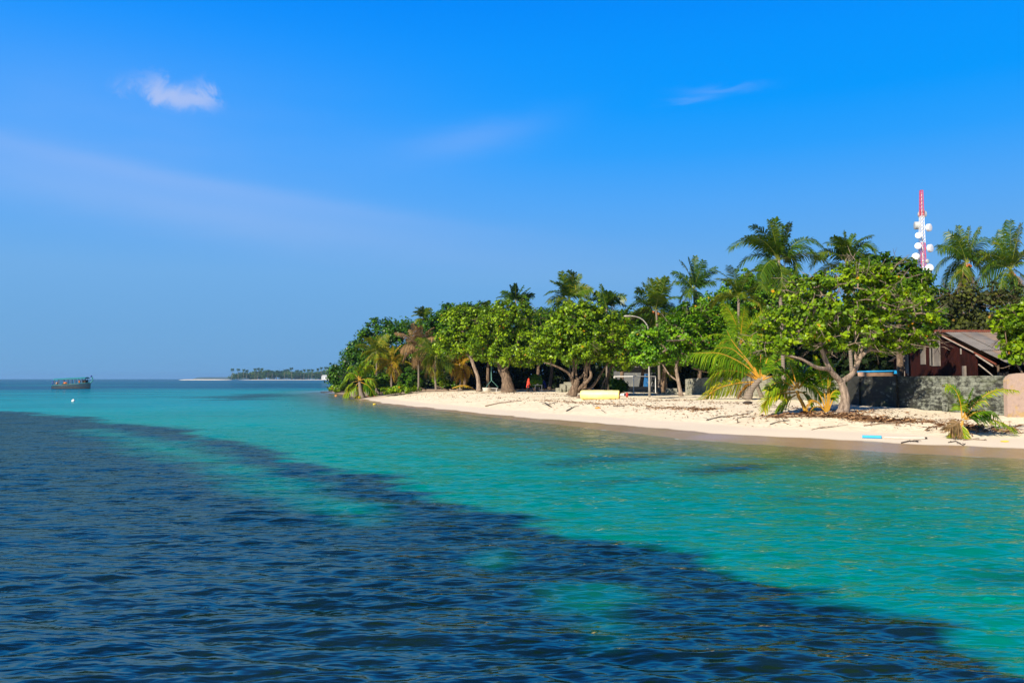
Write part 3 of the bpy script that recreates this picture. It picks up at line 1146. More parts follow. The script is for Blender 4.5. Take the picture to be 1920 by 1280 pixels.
def palm(label, base, crown, L, nf=20, mats=('palm_green', 'rachis_green'), trunk_r=0.14, llen=0.75, npair=46, whole=False, seed=1, age=0.35,
         el_hi=82, el_lo=-18, bend=88, drop=0.55, width=0.055, nuts=0, dead=0, lean=None, group=None, name='coconut_palm', wind=None, cat='palm tree',
         trunk=True, oldmats=None):
    root = empty(name, base, label, cat, group)
    r_ = random.Random(seed)
    c = Vector(crown)
    if trunk:
        mb = MB()
        mid = base.lerp(c, 0.5) + (lean if lean is not None else Vector((r_.uniform(-.25, .25), 0, -0.1)))
        P = []
        for i in range(17):
            t = i / 16
            P.append(base * (1 - t) ** 2 + mid * 2 * t * (1 - t) + c * t * t)
        rad = [trunk_r * (1.0 - 0.25 * i / 16 + (0.7 * math.exp(-i * 1.3))) * (1 + 0.05 * (i % 2)) for i in range(17)]
        mb.tube(P, rad, 10)
        mb.build('trunk', M['palm_bark'], root, smooth=True)
    fro = []
    ga = 2.399963
    a0 = r_.random() * 6.28
    allmb, alllv = MB(), []
    for i in range(nf):
        f = i / max(1, nf - 1)
        azm = a0 + i * ga + r_.gauss(0, 0.15)
        e = R(el_hi + (el_lo - el_hi) * f ** 1.4) + r_.gauss(0, 0.08)
        LL = L * (0.78 + 0.25 * math.sin(math.pi * min(1, f * 1.2 + .15))) * r_.uniform(0.9, 1.08)
        bd = R(bend) * (0.55 + 0.6 * f) * r_.uniform(0.85, 1.15)
        if wind is not None:
            w = wind * (0.4 + 0.5 * r_.random())
            azm = math.atan2(math.sin(azm) + w * 0.15, math.cos(azm) + w)
        pth = arc_path(c + Vector((0, 0, r_.uniform(-0.12, 0.12))), azm, e, LL, bd, side=r_.gauss(0, 0.2))
        mb, lv = (allmb, alllv) if whole else (MB(), [])
        frond_geo(pth, llen * r_.uniform(0.9, 1.1), npair, mb, lv, width, drop * (0.8 + 0.7 * f), 0.028 * L / 3.5, age + 0.3 * f * r_.random() + 0.25 * max(0, f - 0.7))
        if not whole:
            mm = mats
            if oldmats and f > 0.72 and r_.random() < 0.6:
                mm = oldmats
            frond_obj('frond', lv, mb, [M[mm[0]], M[mm[1]]], root)
    for i in range(dead):
        azm = r_.random() * 6.28
        pth = arc_path(c + Vector((0, 0, -0.25)), azm, R(-35 - 30 * r_.random()), L * 0.75, R(45), side=0)
        mb, lv = (allmb, alllv) if whole else (MB(), [])
        frond_geo(pth, llen * 0.8, npair // 2, mb, lv, width * 0.8, 1.3, 0.025, 0.5)
        if not whole:
            frond_obj('dry_frond', lv, mb, [M['palm_brown'], M['rachis_brown']], root)
    if whole:
        frond_obj('crown', alllv, allmb, [M[mats[0]], M[mats[1]]], root)
    if nuts:
        for i in range(nuts):
            mb = MB()
            an = r_.random() * 6.28
            rr_ = r_.uniform(0.18, 0.38)
            q = c + Vector((math.cos(an) * rr_, math.sin(an) * rr_, r_.uniform(-0.55, -0.15)))
            mb.lathe(q - Vector((0, 0, 0.13)), [(0, 0.02), (0.04, 0.085), (0.13, 0.115), (0.21, 0.085), (0.26, 0.02)], sides=8)
            mb.build('coconut', M['coconut'], root, smooth=True)
    return root


def young_palm(label, base, Y, fronds, mats=('palm_lime', 'rachis_orange'), llen=0.55, npair=40, stem=None, width=0.045, drop=0.7, name='young_palm', age=0.45, rach=0.03,
               group=None, dmats=None, spread=0.0):
    """fronds: list of (pixel path with optional depth offsets, options)"""
    root = empty(name, base, label, 'palm tree', group)
    if stem:
        mb = MB()
        pts = [base] + [A(q[0], q[1], Y + (q[2] if len(q) > 2 else 0)) for q in stem[0]]
        trunk_tube(mb, pts, stem[1], stem[2], flare=1.35, sides=9)
        mb.build('stem', M[stem[3] if len(stem) > 3 else 'palm_bark'], root, smooth=True)
    for fr in fronds:
        pp, op = fr[0], (fr[1] if len(fr) > 1 else {})
        pts = [A(q[0], q[1], Y + (q[2] if len(q) > 2 else 0)) for q in pp]
        mb, lv = MB(), []
        mm = op.get('mats', mats)
        frond_geo(pts, op.get('llen', llen), op.get('n', npair), mb, lv, op.get('w', width), op.get('drop', drop), op.get('rach', rach), op.get('age', age),
                  start=op.get('start', 0.2), twist=op.get('twist', 0.0))
        zmin = min(v[2] for v in mb.v)
        # leaflets rest on the sand instead of passing through it
        for V_, _ in lv:
            g = H(V_[..., 0].ravel(), V_[..., 1].ravel()).reshape(V_.shape[:2])
            V_[..., 2] = np.maximum(V_[..., 2], g + 0.02)
        frond_obj(op.get('name', 'frond'), lv, mb, [M[mm[0]], M[mm[1]]], root)
    return root


def hero_palm(label, cpx, Y, base, tips, seed=1, mats=('palm_green', 'rachis_green'), llen=0.8, npair=46, width=0.055, trunk_r=0.14, extra=6, nuts=0, drop=0.6, age=0.35, group=None, dead=1, el_lo=-45):
    """a coconut palm whose main fronds follow the ones in the photo: (tip px, tip py[, via px, via py])"""
    r_ = random.Random(seed)
    c = A(cpx[0], cpx[1], Y)
    Lm = max(math.hypot(t[0] - cpx[0], t[1] - cpx[1]) for t in tips) * Y / FPX
    root = palm(label, base, c, Lm, nf=extra, mats=mats, trunk_r=trunk_r, llen=llen, npair=npair, seed=seed, age=age, el_hi=60, el_lo=el_lo, bend=85, drop=drop, width=width, nuts=nuts, dead=dead, group=group)
    for t in tips:
        ln = math.hypot(t[0] - cpx[0], t[1] - cpx[1]) * Y / FPX
        dep = r_.uniform(-0.55, 0.45) * min(ln, 0.8 * Lm) + r_.choice((-1, 1)) * max(0, Lm * 0.75 - ln) * 0.6
        if len(t) > 2:
            via = (t[2], t[3])
        else:
            mx_, my_ = (cpx[0] + t[0]) / 2, (cpx[1] + t[1]) / 2
            via = (mx_ - (t[0] - cpx[0]) * 0.08, my_ - abs(t[0] - cpx[0]) * 0.18)
        p = [c, A(via[0], via[1], Y + dep * 0.55), A(t[0], t[1], Y + dep)]
        q = []
        for i in range(9):
            u = i / 8
            ctrl = p[1] * 2 - (p[0] + p[2]) * 0.5
            q.append(p[0] * (1 - u) ** 2 + ctrl * 2 * u * (1 - u) + p[2] * u * u)
        mb, lv = MB(), []
        frond_geo(q, llen * r_.uniform(0.9, 1.1), npair, mb, lv, width, drop, 0.028, age + r_.uniform(-.12, .22))
        frond_obj('frond', lv, mb, [M[mats[0]], M[mats[1]]], root)
    return root


# ------------------------------------------------------------------ the front row of beach trees
FRONT = "beach trees with bright rounded leaves"
b1 = ground(1580, 776)
Y1 = b1.y
broad_tree("big spreading tree with forked trunk in front of the mossy wall", b1,
           [(1560, 580, 115, 75), (1480, 610, 75, 48, -0.6), (1440, 640, 52, 28, -0.8), (1660, 575, 95, 75, 0.6), (1715, 600, 48, 52, 1.0), (1600, 530, 80, 35, 0.4),
            (1690, 645, 60, 24, 0.6), (1560, 640, 60, 22, 0.0), (1515, 540, 50, 30, 0.3)],
           Y1, 'leaf_bright', 580, 27, 0.160, [(1580, 776), (1585, 745), (1577, 716)], 0.235,
           [([(1577, 716), (1556, 692, -.3), (1541, 655, -.4), (1537, 622, -.6), (1530, 590, -.6)], 0.15, 0.05),
            ([(1577, 716), (1600, 699, .2), (1612, 672, .4), (1630, 656, .5), (1652, 657, .6), (1690, 640, .9)], 0.15, 0.04),
            ([(1612, 672, .4), (1622, 630, .5), (1640, 606, .8), (1665, 590, .9)], 0.07, 0.03),
            ([(1605, 690, .4), (1603, 640, .5), (1607, 600, .5)], 0.06, 0.03),
            ([(1556, 692, -.3), (1530, 688, -.9), (1500, 672, -1.2), (1460, 664, -1.4)], 0.11, 0.03)],
           cl_r=0.29, bark='bark_pale', bare=260, seed=11, min_r=0.014, group=FRONT, depth_f=0.75)
broad_tree("darker ragged tree in front of the mast, right behind the big forked tree", stand(1690, 46),
           [(1680, 530, 62, 42), (1720, 560, 42, 55), (1640, 545, 60, 50), (1735, 610, 30, 45), (1660, 500, 40, 22)], 46, 'leaf_mid', 340, 30, 0.17, None, 0.22, (), cl_r=0.36, seed=12,
           bare=14, group=FRONT)
broad_tree("tall rounded vivid green tree behind the long drooping palm fronds", stand(1470, 72),
           [(1452, 535, 55, 45), (1400, 565, 62, 42), (1345, 590, 48, 45), (1500, 560, 45, 40), (1350, 640, 48, 45), (1440, 600, 60, 45)], 72, 'leaf_vivid', 620, 36, 0.20, None, 0.28, (),
           cl_r=0.46, seed=13, bare=20, group=FRONT)
b3 = ground(1277, 742)
broad_tree("slim trunked tree with a lopsided crown beside the curved lamp post", b3,
           [(1290, 625, 62, 42), (1262, 655, 38, 30), (1330, 650, 45, 40), (1215, 645, 26, 34, -9.5), (1205, 665, 20, 20, -9.5), (1300, 595, 45, 22)], b3.y, 'leaf_vivid', 460, 32, 0.195,
           [(1277, 742), (1272, 715), (1268, 690), (1272, 668)], 0.17,
           [([(1272, 715), (1255, 702), (1240, 680), (1225, 665)], 0.08, 0.04), ([(1300, 690, 1), (1330, 698, 1), (1350, 690, 1)], 0.06, 0.05)],
           cl_r=0.45, bark='bark_pale', bare=120, seed=14, group=FRONT)
b4 = ground(1072, 743)
broad_tree("wide low tree with several twisting stems behind the yellow cylinder", b4,
           [(1095, 612, 80, 40), (1050, 640, 50, 36), (1150, 640, 50, 45), (1020, 655, 28, 26), (1180, 655, 18, 35), (1100, 655, 60, 25), (1090, 580, 50, 14)], b4.y, 'leaf_bright', 620, 33, 0.20,
           [(1072, 743), (1077, 728), (1082, 712)], 0.36,
           [([(1077, 728), (1073, 710), (1076, 690), (1075, 672)], 0.17, 0.09), ([(1077, 735), (1093, 722), (1108, 705), (1104, 685), (1112, 665)], 0.20, 0.07),
            ([(1082, 712), (1095, 700), (1100, 680), (1108, 660)], 0.12, 0.06), ([(1076, 722), (1068, 702, -.5), (1050, 690, -.8), (1030, 682, -1), (1020, 680, -1)], 0.13, 0.05),
            ([(1077, 735), (1105, 728, .5), (1120, 712, .8), (1130, 695, 1), (1140, 680, 1)], 0.16, 0.06), ([(1082, 712), (1080, 690), (1088, 668)], 0.10, 0.05)],
           cl_r=0.46, bare=110, seed=15, group=FRONT)
broad_tree("slender two stemmed tree just behind the right end of the yellow cylinder", stand(1134, b4.y + 6),
           [(1160, 655, 40, 30), (1130, 640, 40, 30), (1175, 625, 30, 22)], b4.y + 6, 'leaf_mid', 110, 26, 0.27, [(1134, 735), (1141, 700), (1148, 685)], 0.16,
           [([(1128, 730), (1134, 712), (1146, 702)], 0.11, 0.06)], cl_r=0.6, seed=16, bare=10, group=FRONT)
b5 = ground(953, 735)
broad_tree("stout tree with a thick fluted trunk standing left of the person in red", b5,
           [(945, 605, 50, 45), (985, 640, 48, 42), (910, 640, 42, 36), (960, 665, 50, 22), (975, 595, 32, 26), (1000, 665, 25, 22)], b5.y, 'leaf_bright', 560, 32, 0.23,
           [(953, 735), (950, 712), (944, 692)], 0.62,
           [([(944, 697), (935, 680), (925, 660)], 0.30, 0.12), ([(946, 695), (956, 675), (965, 650)], 0.28, 0.12), ([(950, 715), (940, 700), (934, 685)], 0.30, 0.15)],
           cl_r=0.58, seed=17, bare=50, min_r=0.018, group=FRONT)
b6 = ground(898, 734)
broad_tree("tree on a thin leaning pale trunk left of the white tub", b6,
           [(868, 615, 42, 40), (845, 645, 28, 28), (890, 650, 32, 26), (865, 590, 26, 16), (905, 615, 22, 30)], b6.y, 'leaf_bright', 420, 32, 0.23,
           [(898, 734), (896, 708), (888, 685), (882, 668)], 0.26,
           [([(882, 670), (868, 655), (855, 640)], 0.16, 0.07), ([(882, 670), (892, 650), (895, 625)], 0.16, 0.07)],
           cl_r=0.58, seed=18, bare=36, bark='bark_pale', min_r=0.018, group=FRONT)
b9 = ground(1921, 779)
broad_tree("tree with a dark trunk beside the pink wall end", b9,
           [(1950, 615, 70, 45), (1905, 585, 26, 18), (1908, 655, 24, 28), (1985, 580, 60, 45)], b9.y, 'leaf_bright', 340, 28, 0.165,
           [(1921, 779), (1920, 745), (1925, 710)], 0.24,
           [([(1925, 712), (1905, 680), (1890, 650), (1885, 625)], 0.05, 0.02), ([(1925, 712), (1940, 670), (1960, 620)], 0.12, 0.05), ([(1905, 680), (1880, 690, -.3), (1865, 685, -.3)], 0.025, 0.01)],
           cl_r=0.30, seed=19, bare=80, bark='bark', group=FRONT)

# ------------------------------------------------------------------ the dark clump at the left tip of the island
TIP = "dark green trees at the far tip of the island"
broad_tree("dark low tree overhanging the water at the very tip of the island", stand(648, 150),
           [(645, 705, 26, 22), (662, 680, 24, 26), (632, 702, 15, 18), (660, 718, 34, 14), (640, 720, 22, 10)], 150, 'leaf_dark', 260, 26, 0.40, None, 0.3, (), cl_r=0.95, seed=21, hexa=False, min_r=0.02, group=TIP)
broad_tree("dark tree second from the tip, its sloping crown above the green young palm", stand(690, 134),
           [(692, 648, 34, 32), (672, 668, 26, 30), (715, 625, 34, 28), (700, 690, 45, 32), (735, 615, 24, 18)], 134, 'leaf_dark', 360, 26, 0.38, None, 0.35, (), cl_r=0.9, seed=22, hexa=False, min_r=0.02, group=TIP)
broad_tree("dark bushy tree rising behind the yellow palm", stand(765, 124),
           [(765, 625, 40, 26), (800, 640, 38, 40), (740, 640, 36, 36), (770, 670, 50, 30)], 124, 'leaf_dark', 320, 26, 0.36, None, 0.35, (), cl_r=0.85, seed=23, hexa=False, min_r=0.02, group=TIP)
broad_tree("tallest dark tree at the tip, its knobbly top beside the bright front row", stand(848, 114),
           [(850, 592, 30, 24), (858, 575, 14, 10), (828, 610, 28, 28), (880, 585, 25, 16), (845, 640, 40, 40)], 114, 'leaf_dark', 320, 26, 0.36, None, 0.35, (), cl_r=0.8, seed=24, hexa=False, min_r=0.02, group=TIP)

# ------------------------------------------------------------------ the shaded wood behind
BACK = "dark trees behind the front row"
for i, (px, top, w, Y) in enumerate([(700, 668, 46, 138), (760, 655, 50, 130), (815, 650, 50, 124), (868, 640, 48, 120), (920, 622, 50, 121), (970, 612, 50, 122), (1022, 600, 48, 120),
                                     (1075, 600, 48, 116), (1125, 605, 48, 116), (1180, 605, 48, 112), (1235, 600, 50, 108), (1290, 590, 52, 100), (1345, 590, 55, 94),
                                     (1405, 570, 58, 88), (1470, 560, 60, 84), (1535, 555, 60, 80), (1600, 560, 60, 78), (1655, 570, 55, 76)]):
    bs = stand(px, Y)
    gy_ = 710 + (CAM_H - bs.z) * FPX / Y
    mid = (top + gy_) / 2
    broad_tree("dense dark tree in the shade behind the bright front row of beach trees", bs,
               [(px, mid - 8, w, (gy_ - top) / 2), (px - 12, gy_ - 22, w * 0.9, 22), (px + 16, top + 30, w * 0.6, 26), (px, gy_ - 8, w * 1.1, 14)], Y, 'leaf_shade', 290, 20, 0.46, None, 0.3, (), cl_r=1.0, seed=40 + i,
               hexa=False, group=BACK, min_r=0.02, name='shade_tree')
# canopy trees between the front row and the dark wood
for i, (px, cy, w, hh2, Y) in enumerate([(1005, 628, 46, 50, 104), (1095, 630, 50, 50, 88), (1165, 632, 48, 52, 88), (1200, 630, 40, 52, 94), (1240, 628, 46, 54, 90), (915, 622, 46, 52, 108), (1030, 620, 36, 44, 110), (1310, 630, 42, 48, 84), (870, 620, 40, 50, 112)]):
    bs = stand(px, Y)
    broad_tree("tall dark tree with a high crown just behind the bright front row", bs, [(px, cy, w, hh2), (px + 20, cy - 12, w * .7, hh2 * .7)], Y, 'leaf_mid', 220, 34, 0.28, None, 0.24, (), cl_r=0.85, seed=240 + i,
               hexa=False, group="dark canopy trees behind the front row", min_r=0.02, name='canopy_tree')
# dark dry tree over the shed
broad_tree("thin dark brown tree with sky showing through, behind the shed roof", stand(1822, 56),
           [(1805, 570, 50, 38), (1850, 590, 48, 42), (1770, 590, 34, 36), (1880, 575, 40, 36), (1835, 610, 80, 22)], 56, 'leaf_dry', 260, 26, 0.24, None, 0.25, (), cl_r=0.6, seed=31, bare=40,
           hexa=False, name='dry_tree')
broad_tree("low olive green tree behind the shed ridge", stand(1800, 70),
           [(1790, 618, 50, 18), (1760, 622, 35, 16), (1900, 625, 60, 22), (1840, 625, 45, 14)], 70, 'leaf_dark', 130, 26, 0.28, None, 0.2, (), cl_r=0.6, seed=32, hexa=False, name='low_tree')
# undergrowth by the tip
for i, (lab, px, py, w, h, Y, m, n) in enumerate([
        ("bright green bush at the waterline under the dark tip tree", 632, 730, 16, 9, 148, 'leaf_bright', 40),
        ("low green ground shrub behind the trunk of the yellow palm", 750, 731, 38, 6, 104, 'leaf_bright', 60),
        ("pale green bush in the shade behind the beach driftwood pile", 826, 712, 14, 12, 106, 'leaf_bright', 50),
        ("leafy shrub in shade left of the leaning pale trunk", 845, 722, 18, 10, 110, 'leaf_mid', 50),
        ("round green bush behind the white table", 1006, 714, 8, 10, 97, 'leaf_vivid', 36),
        ("dark bush behind the goal frame near its left post", 1163, 724, 13, 10, 78, 'leaf_mid', 50),
        ("olive shrub between the yellow palm and the green young palm", 712, 715, 18, 18, 112, 'leaf_mid', 70),
        ("olive shrub in the shade right of the yellow palm", 770, 712, 24, 20, 112, 'leaf_dark', 80)]):
    bs = stand(px, Y)
    broad_tree(lab, bs, [(px, py, w, h), (px + w * .3, py + h * .2, w * .6, h * .7)], Y, m, n, 24, 0.30, None, 0.05, (), cl_r=0.4, seed=70 + i, hexa=False, name='shrub', cat='shrub')

# ------------------------------------------------------------------ coconut palms
TALL = "coconut palms standing above the trees"
def tall(label, px, py, Y, Lpx, seed, **kw):
    c = A(px, py, Y)
    bx = kw.pop('bx', px)
    b = stand(bx, Y)
    return palm(label, b, c, Lpx * Y / FPX, seed=seed, group=TALL, **kw)

hero_palm("largest tall palm with wide arching fronds, standing above the middle of the leafy trees", (1460, 488), 58, stand(1470, 58),
          [(1369, 466, 1408, 452), (1412, 423, 1443, 448), (1397, 444, 1430, 455), (1453, 410, 1459, 450), (1443, 414, 1453, 450), (1482, 419, 1473, 450), (1470, 424, 1466, 455), (1541, 462, 1505, 448),
           (1530, 478, 1500, 462), (1381, 510, 1412, 478), (1495, 514, 1487, 484), (1425, 520, 1440, 492), (1465, 520, 1464, 500)], seed=101, llen=0.85, npair=54, age=0.32, group=TALL, extra=5)
hero_palm("palm with upswept fronds next to the largest one, nearer the mast", (1588, 494), 62, stand(1600, 62),
          [(1582, 434, 1585, 462), (1600, 440, 1594, 464), (1633, 443, 1608, 456), (1643, 472, 1618, 456), (1551, 457, 1573, 464), (1520, 500, 1550, 470), (1563, 445, 1578, 464), (1534, 482, 1560, 472), (1638, 495, 1612, 474), (1616, 448, 1602, 462)],
          seed=102, llen=0.8, npair=50, age=0.36, group=TALL, extra=5)
hero_palm("windblown palm right of the mast, its fronds drooping to both sides", (1812, 492), 70, stand(1812, 70),
          [(1778, 434, 1797, 456), (1796, 424, 1805, 456), (1818, 425, 1815, 456), (1838, 426, 1826, 450), (1864, 456, 1842, 448), (1758, 470, 1785, 462), (1754, 510, 1780, 480), (1769, 535, 1785, 497), (1855, 484, 1835, 470),
           (1775, 548, 1792, 510), (1811, 528, 1812, 505), (1846, 520, 1832, 490), (1866, 502, 1842, 476), (1790, 440, 1802, 462)], seed=103, llen=0.85, npair=48, age=0.42, group=TALL, extra=4, dead=4, nuts=5, drop=0.85)
hero_palm("palm with many long hanging fronds and a yellow heart, rightmost of the tall palms", (1895, 506), 66, stand(1895, 66),
          [(1878, 431, 1887, 464), (1893, 414, 1895, 456), (1915, 420, 1905, 456), (1835, 489, 1865, 478), (1829, 536, 1860, 498), (1851, 568, 1870, 518), (1876, 572, 1884, 530), (1906, 565, 1903, 530), (1938, 476, 1915, 474),
           (1958, 520, 1925, 490), (1935, 560, 1918, 516), (1866, 446, 1880, 472), (1842, 510, 1866, 490)], seed=104, llen=0.9, npair=50, age=0.48, group=TALL, extra=4, dead=5, nuts=7, drop=0.85)
hero_palm("dense bushy palm above the curved lamp post", (1230, 580), 84, stand(1236, 84),
          [(1194, 543, 1212, 550), (1219, 523, 1226, 550), (1249, 520, 1240, 550), (1264, 527, 1248, 552), (1174, 582, 1200, 566), (1274, 558, 1253, 560), (1206, 532, 1220, 552), (1236, 524, 1233, 550), (1183, 600, 1203, 582), (1280, 590, 1256, 574),
           (1210, 625, 1216, 600), (1250, 628, 1244, 600), (1234, 635, 1232, 605)], seed=105, llen=1.1, npair=46, age=0.42, group=TALL, extra=6, dead=2, nuts=8, width=0.08)
hero_palm("slim tall palm with orange coconuts, behind the bushy palm", (1301, 542), 100, stand(1303, 100),
          [(1303, 481, 1302, 512), (1276, 490, 1291, 512), (1319, 489, 1310, 512), (1262, 510, 1282, 520), (1341, 510, 1322, 518), (1268, 530, 1285, 530), (1340, 530, 1320, 530), (1312, 572, 1310, 555), (1276, 564, 1285, 548), (1290, 484, 1297, 512)],
          seed=106, llen=1.0, npair=42, age=0.24, group=TALL, extra=4, nuts=12, width=0.08)
hero_palm("sunlit palm standing high behind the wide twisting tree", (1067, 560), 108, stand(1069, 108),
          [(1069, 508, 1068, 534), (1052, 510, 1060, 535), (1035, 527, 1052, 538), (1087, 515, 1076, 537), (1108, 544, 1086, 538), (1025, 551, 1046, 545), (1028, 566, 1048, 556), (1106, 562, 1086, 550), (1078, 512, 1072, 536)],
          seed=107, llen=1.15, npair=42, age=0.46, group=TALL, extra=5, width=0.09)
hero_palm("half hidden palm with few upright fronds between two taller palms", (1137, 576), 106, stand(1139, 106),
          [(1126, 534, 1132, 556), (1140, 547, 1138, 560), (1172, 556, 1154, 558), (1110, 561, 1124, 562), (1172, 574, 1154, 566), (1152, 548, 1144, 562), (1116, 548, 1128, 562)], seed=108, llen=1.1, npair=40, age=0.36, group=TALL, extra=3, width=0.09)
hero_palm("small feathery palm top behind the stout tree", (967, 564), 130, stand(969, 130),
          [(967, 532, 967, 548), (956, 535, 962, 550), (982, 536, 974, 550), (942, 546, 955, 552), (934, 557, 950, 556), (1001, 553, 984, 553), (992, 541, 979, 551), (945, 570, 957, 562), (992, 570, 978, 562)], seed=109, llen=1.0, npair=34, age=0.25, group=TALL, extra=4, width=0.11)
tall("small grey green palm top peeking over the dark tip trees", 793, 596, 136, 26, 110, nf=14, llen=0.8, npair=28, age=0.55, el_lo=-10, bend=80, width=0.10)
tall("tiny palm top just showing over the leaves left of the stout tree", 906, 580, 140, 20, 111, nf=12, llen=0.7, npair=24, age=0.35, el_lo=0, bend=80, width=0.11)
tall("palm reaching left with one long pale frond above the vivid green tree", 1385, 560, 66, 80, 112, nf=12, llen=0.7, npair=42, age=0.45, el_lo=10, bend=95)
tall("green palm with hanging fronds in the shade behind the lamp post", 1250, 668, 92, 50, 113, nf=18, llen=0.8, npair=36, age=0.45, el_lo=-60, bend=80, width=0.07, dead=1)
# palms low in the trees at the tip
LOW = "low palms at the island tip"
def low(label, px, py, Y, Lpx, seed, **kw):
    b = ground(*kw.pop('gp')) if 'gp' in kw else stand(px, Y)
    Yb = b.y
    return palm(label, b, A(px, py, Yb), Lpx * Yb / FPX, seed=seed, group=LOW, **kw)

low("slim palm with yellow drooping fronds on a thin dark trunk by the sand", 735, 682, 95, 44, 121, gp=(735, 734.5), nf=20, mats=('palm_yellow', 'rachis_orange'), llen=0.6, npair=34, age=0.35, el_lo=-60, bend=80,
    trunk_r=0.15, dead=3, width=0.07, drop=0.9)
low("palm with brown dry hanging fronds among the dark tip trees", 785, 650, 108, 50, 122, nf=20, mats=('palm_brown', 'rachis_brown'), llen=0.75, npair=34, age=0.45, el_lo=-70, bend=75, width=0.075, drop=1.1, dead=4)
low("palm with olive arching fronds reaching left beside the bright front row", 818, 668, 104, 52, 123, nf=18, mats=('palm_green', 'rachis_green'), llen=0.8, npair=36, age=0.5, el_lo=-40, bend=80, width=0.07, drop=0.8, dead=2)
low("palm with orange hanging fronds in the shade under the leaning trunk tree", 862, 682, 106, 32, 124, nf=14, mats=('palm_yellow', 'rachis_orange'), llen=0.75, npair=30, age=0.55, el_lo=-75, bend=60, width=0.075, drop=1.2, dead=1)
low("olive palm in the shade between the brown palm and the yellow palm", 705, 660, 118, 40, 125, nf=16, mats=('palm_green', 'rachis_green'), llen=0.8, npair=30, age=0.7, el_lo=-40, bend=80, width=0.08, drop=0.8)
low("small dark palm in deep shade behind the driftwood pile", 785, 705, 112, 30, 126, nf=14, llen=0.7, npair=28, age=0.2, el_lo=-20, bend=80, width=0.08)

# ------------------------------------------------------------------ young palms on the beach
pb = ground(679, 746)
Yp = pb.y
young_palm("green young palm leaning over the water's edge at the island tip", pb, Yp,
           [([(674, 712), (672, 698), (677, 682), (684, 676)], {}), ([(674, 712), (664, 700), (655, 698), (648, 708)], {}), ([(673, 712), (660, 706), (648, 712), (640, 722)], {}),
            ([(673, 714), (660, 716), (651, 726), (650, 741)], {'age': .7}), ([(674, 713), (685, 692), (694, 683), (701, 692)], {'age': .6}), ([(675, 713), (690, 708), (700, 712), (704, 722)], {'age': .55}),
            ([(675, 716), (676, 726), (675, 738), (672, 745)], {'age': .9}), ([(674, 716), (665, 724), (654, 731), (648, 742)], {}), ([(674, 712), (668, 690), (660, 684), (655, 690)], {}),
            ([(675, 712), (680, 690), (690, 678)], {}), ([(676, 716), (690, 722), (698, 732), (700, 740)], {'age': .2})],
           llen=0.95, npair=30, stem=([(676, 732), (674, 716)], 0.34, 0.18), width=0.10, rach=0.045, drop=0.9)

pb = ground(1401, 749)
Yp = pb.y
young_palm("leaning young palm with very long drooping fronds beside the low wall", pb, Yp,
           [([(1422, 708), (1395, 682), (1350, 660), (1300, 662)], {'llen': 1.25, 'drop': 1.2, 'age': .35, 'n': 60}),
            ([(1420, 712), (1385, 694), (1350, 694), (1329, 716)], {'llen': 1.0, 'drop': 1.1, 'age': .5, 'n': 50}),
            ([(1418, 716), (1390, 716), (1345, 726), (1302, 762)], {'llen': 1.0, 'drop': 1.2, 'age': .75, 'n': 54}),
            ([(1424, 708), (1410, 680), (1404, 650), (1412, 625)], {'llen': 0.9, 'age': .3}), ([(1430, 706), (1436, 680), (1446, 655)], {'llen': 0.9, 'age': .35}),
            ([(1430, 708), (1445, 684), (1470, 668), (1495, 676)], {'llen': 0.9, 'age': .25, 'drop': 1.0}), ([(1430, 712), (1455, 702), (1480, 712), (1495, 735)], {'llen': 0.8, 'age': .3, 'drop': 1.0}),
            ([(1422, 707), (1400, 676), (1370, 650), (1345, 652)], {'llen': 0.9, 'drop': .9, 'age': .2}), ([(1426, 710), (1424, 690), (1420, 668)], {'llen': 0.7, 'age': .2, 'n': 26}),
            ([(1428, 706), (1425, 672), (1432, 640)], {'llen': 1.0, 'age': .15}), ([(1424, 706), (1398, 670), (1372, 640), (1362, 618)], {'llen': 1.0, 'age': .2, 'drop': .8}),
            ([(1420, 710), (1390, 690), (1362, 680), (1336, 690)], {'llen': 1.1, 'age': .3, 'drop': 1.1}), ([(1430, 710), (1452, 690), (1476, 690), (1500, 712)], {'llen': 0.9, 'age': .2, 'drop': 1.0}),
            ([(1417, 718), (1400, 722), (1388, 735), (1385, 748)], {'llen': 0.5, 'age': .9, 'mats': ('palm_yellow', 'rachis_orange'), 'n': 26})],
           mats=('palm_lime', 'rachis_orange'), stem=([(1408, 730), (1424, 712)], 0.30, 0.19), width=0.06, rach=0.055)

cM = A(1388, 645, 66)
palm("palm with yellow spiky fronds rising out of the leaves above the leaning young palm", stand(1428, 66), cM, 3.8, nf=13, mats=('palm_lime', 'rachis_orange'), seed=131, age=0.4, el_hi=86, el_lo=5, bend=70,
     llen=0.75, npair=44, width=0.055, trunk_r=0.13)

